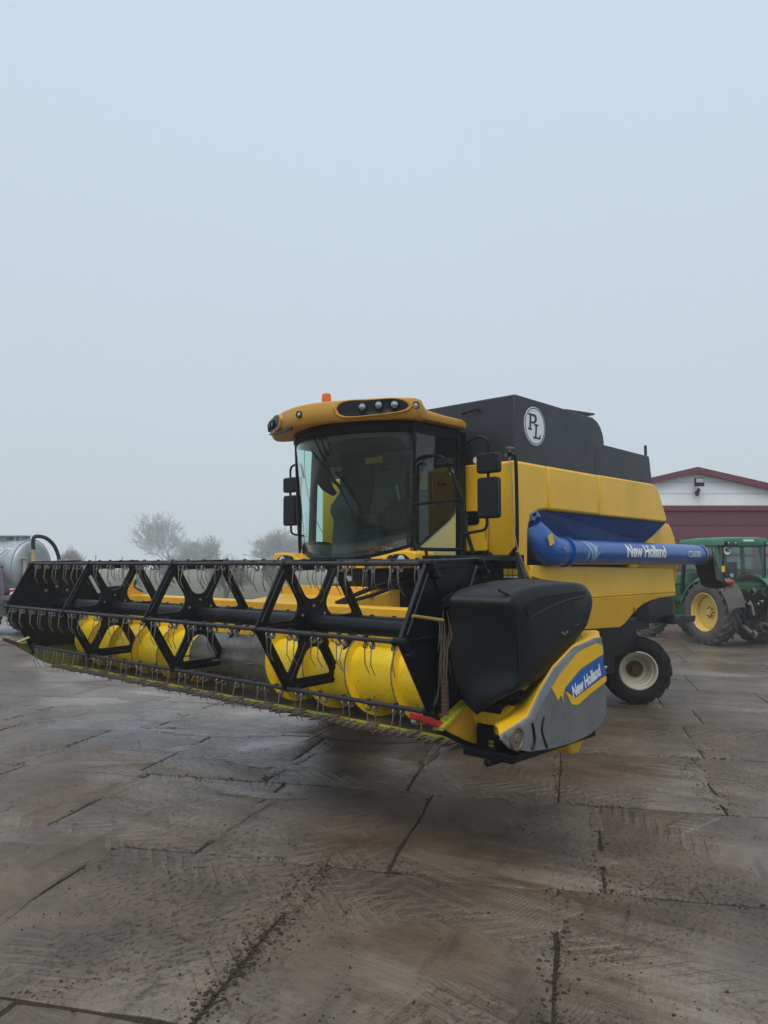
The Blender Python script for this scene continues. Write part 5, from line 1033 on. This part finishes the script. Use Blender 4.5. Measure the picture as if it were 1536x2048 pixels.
pp = MB(); pp.tube(smooth_path([(0.22, -0.28, zt + 0.52), (0.20, -0.28, zt + 0.72), (0.20, -0.25, zt + 0.86), (0.22, -0.10, zt + 0.90), (0.26, 0.18, zt + 0.85), (0.30, 0.45, zt + 0.66), (0.32, 0.62, zt + 0.38), (0.33, 0.66, zt + 0.22)], 5), 0.055, 10); pp.build('suction_pipe', M['plastic'], TK)
ppv = MB(); ppv.lathe([(0.085, 0), (0.085, 0.03), (0.065, 0.03), (0.065, 0.08)], 16, 'z', (0.22, -0.28, zt + 0.44)); ppv.build('pipe_flange', M['galv'], TK)
MB().tube([(0.23, -0.28, zt - 0.55), (0.23, -0.28, zt + 0.44)], 0.07, 14).build('sight_tube', M['tubeyellow'], TK)
gt = MB(); gt.tube([(0.18, -0.55, zt - 0.75), (0.18, -0.55, zt + 0.25)], 0.05, 10); gt.lathe([(0.0, 0.03), (0.10, 0.015), (0.09, 0)], 14, 'z', (0.18, -0.55, zt + 0.25)); gt.build('level_pipe', M['galv'], TK)
vb = MB(); vb.box(0.20, 0.48, 0.45, 0.90, zt - 0.25, zt + 0.10); vb.lathe([(0.07, 0), (0.07, 0.14)], 14, 'z', (0.33, 0.66, zt + 0.10)); vb.lathe([(0.06, 0), (0.06, 0.05), (0, 0.06)], 14, 'x', (0.34, 0.95, zt + 0.20)); vb.tube([(0.34, 0.95, zt + 0.05), (0.34, 0.95, zt + 0.2)], 0.015); vb.build('vacuum_pump', M['galv'], TK, bevel=0.02)
MB().tube(smooth_path([(-0.95, -0.78, zt + 0.24), (-0.72, -0.86, zt + 0.28), (-0.48, -0.90, zt + 0.16), (-0.30, -0.92, zt - 0.10), (-0.22, -0.92, zt - 0.45), (-0.20, -0.92, zt - 0.75)], 5), 0.055, 10).build('suction_hose', M['hose'], TK)
hk = MB(); hk.tube([(-0.35, -0.76, zt + 0.05), (-0.35, -0.94, zt + 0.02), (-0.35, -0.96, zt + 0.12)], 0.02); hk.tube([(-0.70, -0.76, zt + 0.05), (-0.70, -0.94, zt - 0.0), (-0.70, -0.96, zt + 0.1)], 0.02); hk.build('hose_hook', M['black'], TK)
fm = MB(); fm.box(-4.3, 0.5, -0.55, 0.55, 0.75, 1.0); fm.box(-4.3, 0.3, -0.75, 0.75, 0.98, 1.12); fm.box(-1.5, -0.3, -0.98, -0.6, 0.55, 0.98); fm.box(0.5, 1.6, -0.1, 0.1, 0.7, 0.85); fm.build('tanker_frame', M['primer'], TK, bevel=0.02)
bp_ = MB(); bp_.box(-1.3, -0.4, -1.0, -0.96, 1.15, 1.38); bp_.build('side_guard', M['black'], TK, bevel=0.01)
wb = MB().box(0.10, 0.42, -1.0, -0.98, 0.98, 1.33).build('warning_board', M['white'], TK)
for k in range(3):
    z0 = 0.98 + k * 0.15 - 0.05
    pl = [(0.10, z0 - 0.02), (0.10, z0 + 0.065), (0.42, z0 + 0.30), (0.42, z0 + 0.215)]
    pl = [(x, min(max(z, 0.98), 1.33)) for x, z in pl]
    MB().prism(pl, 'xz', -1.0035, -1.0).build('red_stripe', M['red'], wb, smooth=0)
MB().box(0.05, 0.45, -1.02, -0.96, 0.90, 0.975).build('board_lamp', M['white'], TK, bevel=0.02)
for sd in (1, -1):
    for xx in (-0.95, -2.4):
        wheel('tanker_wheel', TK, (xx, sd * 0.82, 0.52), 0.52, 0.28, 0.42, 20, 0.02, sd, 0, 'rubber', 'primer', 0.15)
def on_tank(mb, x0, ang, r):
    mb = slice_mb(mb, 0.05); mb.v = [(x0 + x, -(r + z) * math.cos(ang + y / r), zt + (r + z) * math.sin(ang + y / r)) for x, y, z in mb.v]; return mb
on_tank(text_mb('EW', 0.52, 0.03, 0.35, 1.1), -0.90, R(28), rt + 0.004).build('tank_lettering', M['white'], tnk, smooth=0)
on_tank(text_mb('EW', 0.52, 0.0, 0.35, 1.1), -0.90, R(28), rt + 0.008).build('tank_lettering', M['darkprint'], tnk, smooth=0)
# ------------------------------------------------------------------ bare trees in the fog
def bare_tree(name, label, loc, height, spread, seed, stems=1, depth=6, group=None, cat='tree', r0=None, wide=1.0):
    rr = random.Random(seed); rmin = loc[1] * 0.00011; root = empty(name, loc); tag(root, label, cat, group)
    tr, cr = MB(), MB(); r0 = r0 or height * 0.020
    def grow(p, d, L_, r, lev, mb):
        n = 3; pts = [p]; rs = [r]; q = p.copy(); dd = d.copy()
        for i in range(n):
            dd = (dd + Vector((rr.gauss(0, .10), rr.gauss(0, .10), rr.gauss(0.03, .06)))).normalized(); q = q + dd * (L_ / n); pts.append(q.copy()); rs.append(max(rmin, r * (1 - 0.16 * (i + 1))))
        mb.tube(pts, rs, 6 if lev < 1 else (4 if lev < 3 else 3), cap=False)
        if lev >= depth: return
        kids = 4 if lev < 2 else rr.choice((3, 3, 4))
        for k in range(kids):
            t = 1.0 if k == 0 else rr.uniform(0.30, 0.95); i = min(int(t * n), n - 1); s = pts[i].lerp(pts[i + 1], t * n - i) if t < 1 else pts[-1]
            ax_ = Vector((rr.gauss(0, 1), rr.gauss(0, 1), rr.gauss(0, .4))); ax_ = (ax_ - dd * ax_.dot(dd)).normalized()
            a = rr.uniform(0.12, 0.40) if k == 0 else rr.uniform(0.45, 0.95)
            nd = (dd * math.cos(a) + ax_ * math.sin(a)); nd.z += 0.10; nd.x *= spread; nd.y *= spread; nd.normalize()
            grow(s, nd, L_ * rr.uniform(0.68, 0.90), rs[-1] * (0.85 if k == 0 else 0.62), lev + 1, cr)
    for k in range(stems):
        a = rr.uniform(0, 6.28); tl = 0.0 if stems == 1 else rr.uniform(0.15, 0.5)
        d = Vector((math.cos(a) * math.sin(tl), math.sin(a) * math.sin(tl), math.cos(tl)))
        grow(Vector((math.cos(a), math.sin(a), 0)) * (0.0 if stems == 1 else 0.2 * height * .1) + Vector((0, 0, -0.1)), d, height * (0.20 if stems == 1 else 0.22), r0, 0 , tr)
    # scale to the height asked for
    top = max(p[2] for p in cr.v); k = height / top
    for mb, n, m in ((tr, 'trunk', 'bark'), (cr, 'crown', 'twig')):
        mb.v = [(x * k * wide, y * k * wide, z * k) for x, y, z in mb.v]; mb.build(n, M[m], root, smooth=0)
    return root
bare_tree('bare_tree', 'tallest bare tree fading into the fog, left of the cab', (-62.5, 230, 0), 18.0, 0.98, 11, 1, 6, 'bare trees in the fog', wide=1.22)
bare_tree('bare_tree', 'low many-stemmed bare tree just right of the tallest tree', (-51.5, 215, 0), 10.5, 1.15, 5, 4, 6, 'bare trees in the fog', r0=0.16, wide=1.25)
bare_tree('bare_tree', 'bare tree fading in the fog close to the left cab mirror', (-28.5, 200, 0), 11.5, 1.15, 23, 3, 6, 'bare trees in the fog', r0=0.2, wide=1.3)
bare_tree('bare_shrub', 'thin upright bare shrub beyond the tanker pipe', (-48.0, 118, 0), 5.0, 0.8, 31, 5, 5, 'leafless shrubs', 'shrub', r0=0.06)
bare_tree('bare_shrub', 'leafless shrub seen through the middle of the reel', (-9.2, 45, 0), 2.9, 1.1, 41, 5, 5, 'leafless shrubs', 'shrub', r0=0.04)
bare_tree('bare_shrub', 'small leafless shrub seen through the reel below the left cab lamp', (-9.0, 62, 0), 2.6, 1.1, 43, 5, 5, 'leafless shrubs', 'shrub', r0=0.035)
bare_tree('bare_shrub', 'pale leafless shrub seen through the reel beside the beam bracket', (-24, 88, 0), 3.2, 1.1, 47, 5, 5, 'leafless shrubs', 'shrub', r0=0.05)
for px_, hh, lb in ((-43.2, 3.3, 'thin dark post standing in the fog, nearer the tanker'), (-39.2, 3.1, 'thin dark post standing in the fog, nearer the tall tree')):
    p = MB(); p.tube([(px_, 116, 0), (px_, 116, hh)], 0.07, 6); p.box(px_ - 0.12, px_ + 0.12, 115.95, 116.05, hh - 0.3, hh - 0.22); tag(p.build('fog_post', M['bark'], None), lb, 'post', 'posts in the fog')
rd = MB(); rr = random.Random(9)
for i in range(2600):
    x = rr.uniform(-130, 40); y = rr.uniform(150, 190); hgt = rr.uniform(0.6, 2.6) * (0.6 + 0.4 * math.sin(x * .13)); rd.tube([(x, y, 0), (x + rr.gauss(0, .3), y, hgt)], [0.08, 0.03], 3, cap=False)
tag(rd.build('reed_belt', M['twig'], None, smooth=0), 'long pale belt of reeds and scrub along the far field edge', 'reeds', kind='stuff')
gr_ = MB()
for i in range(5000):
    x = rr.uniform(-26, -5); y = rr.uniform(0, 4); px_, py_ = x, 32.0 + y - (x + 10) * 0.24; hgt = rr.uniform(0.05, 0.22)
    gr_.add([(px_, py_, -0.04), (px_ + 0.03, py_, -0.04), (px_ + rr.gauss(0, .06), py_ + rr.gauss(0, .06), hgt)], [(0, 1, 2)])
tag(gr_.build('verge_grass', M['field'], None, smooth=0), 'strip of rough grass along the yard edge by the tanker wheels', 'grass', kind='stuff')
# ------------------------------------------------------------------ fog
hz = MB().box(-340, 340, -340, 340, -1.4, 19.5)
hz = hz.build('haze', None, None, smooth=0); tag(hz, kind='stuff')
hm = bpy.data.materials.new('fog'); hm.use_nodes = True; ht = hm.node_tree; ht.nodes.clear()
ho = ht.nodes.new('ShaderNodeOutputMaterial'); hv = ht.nodes.new('ShaderNodeVolumePrincipled'); hv.inputs['Color'].default_value = (0.97, 0.98, 0.99, 1); hv.inputs['Density'].default_value = 0.0021
ht.links.new(hv.outputs[0], ho.inputs['Volume']); hz.data.materials.append(hm)
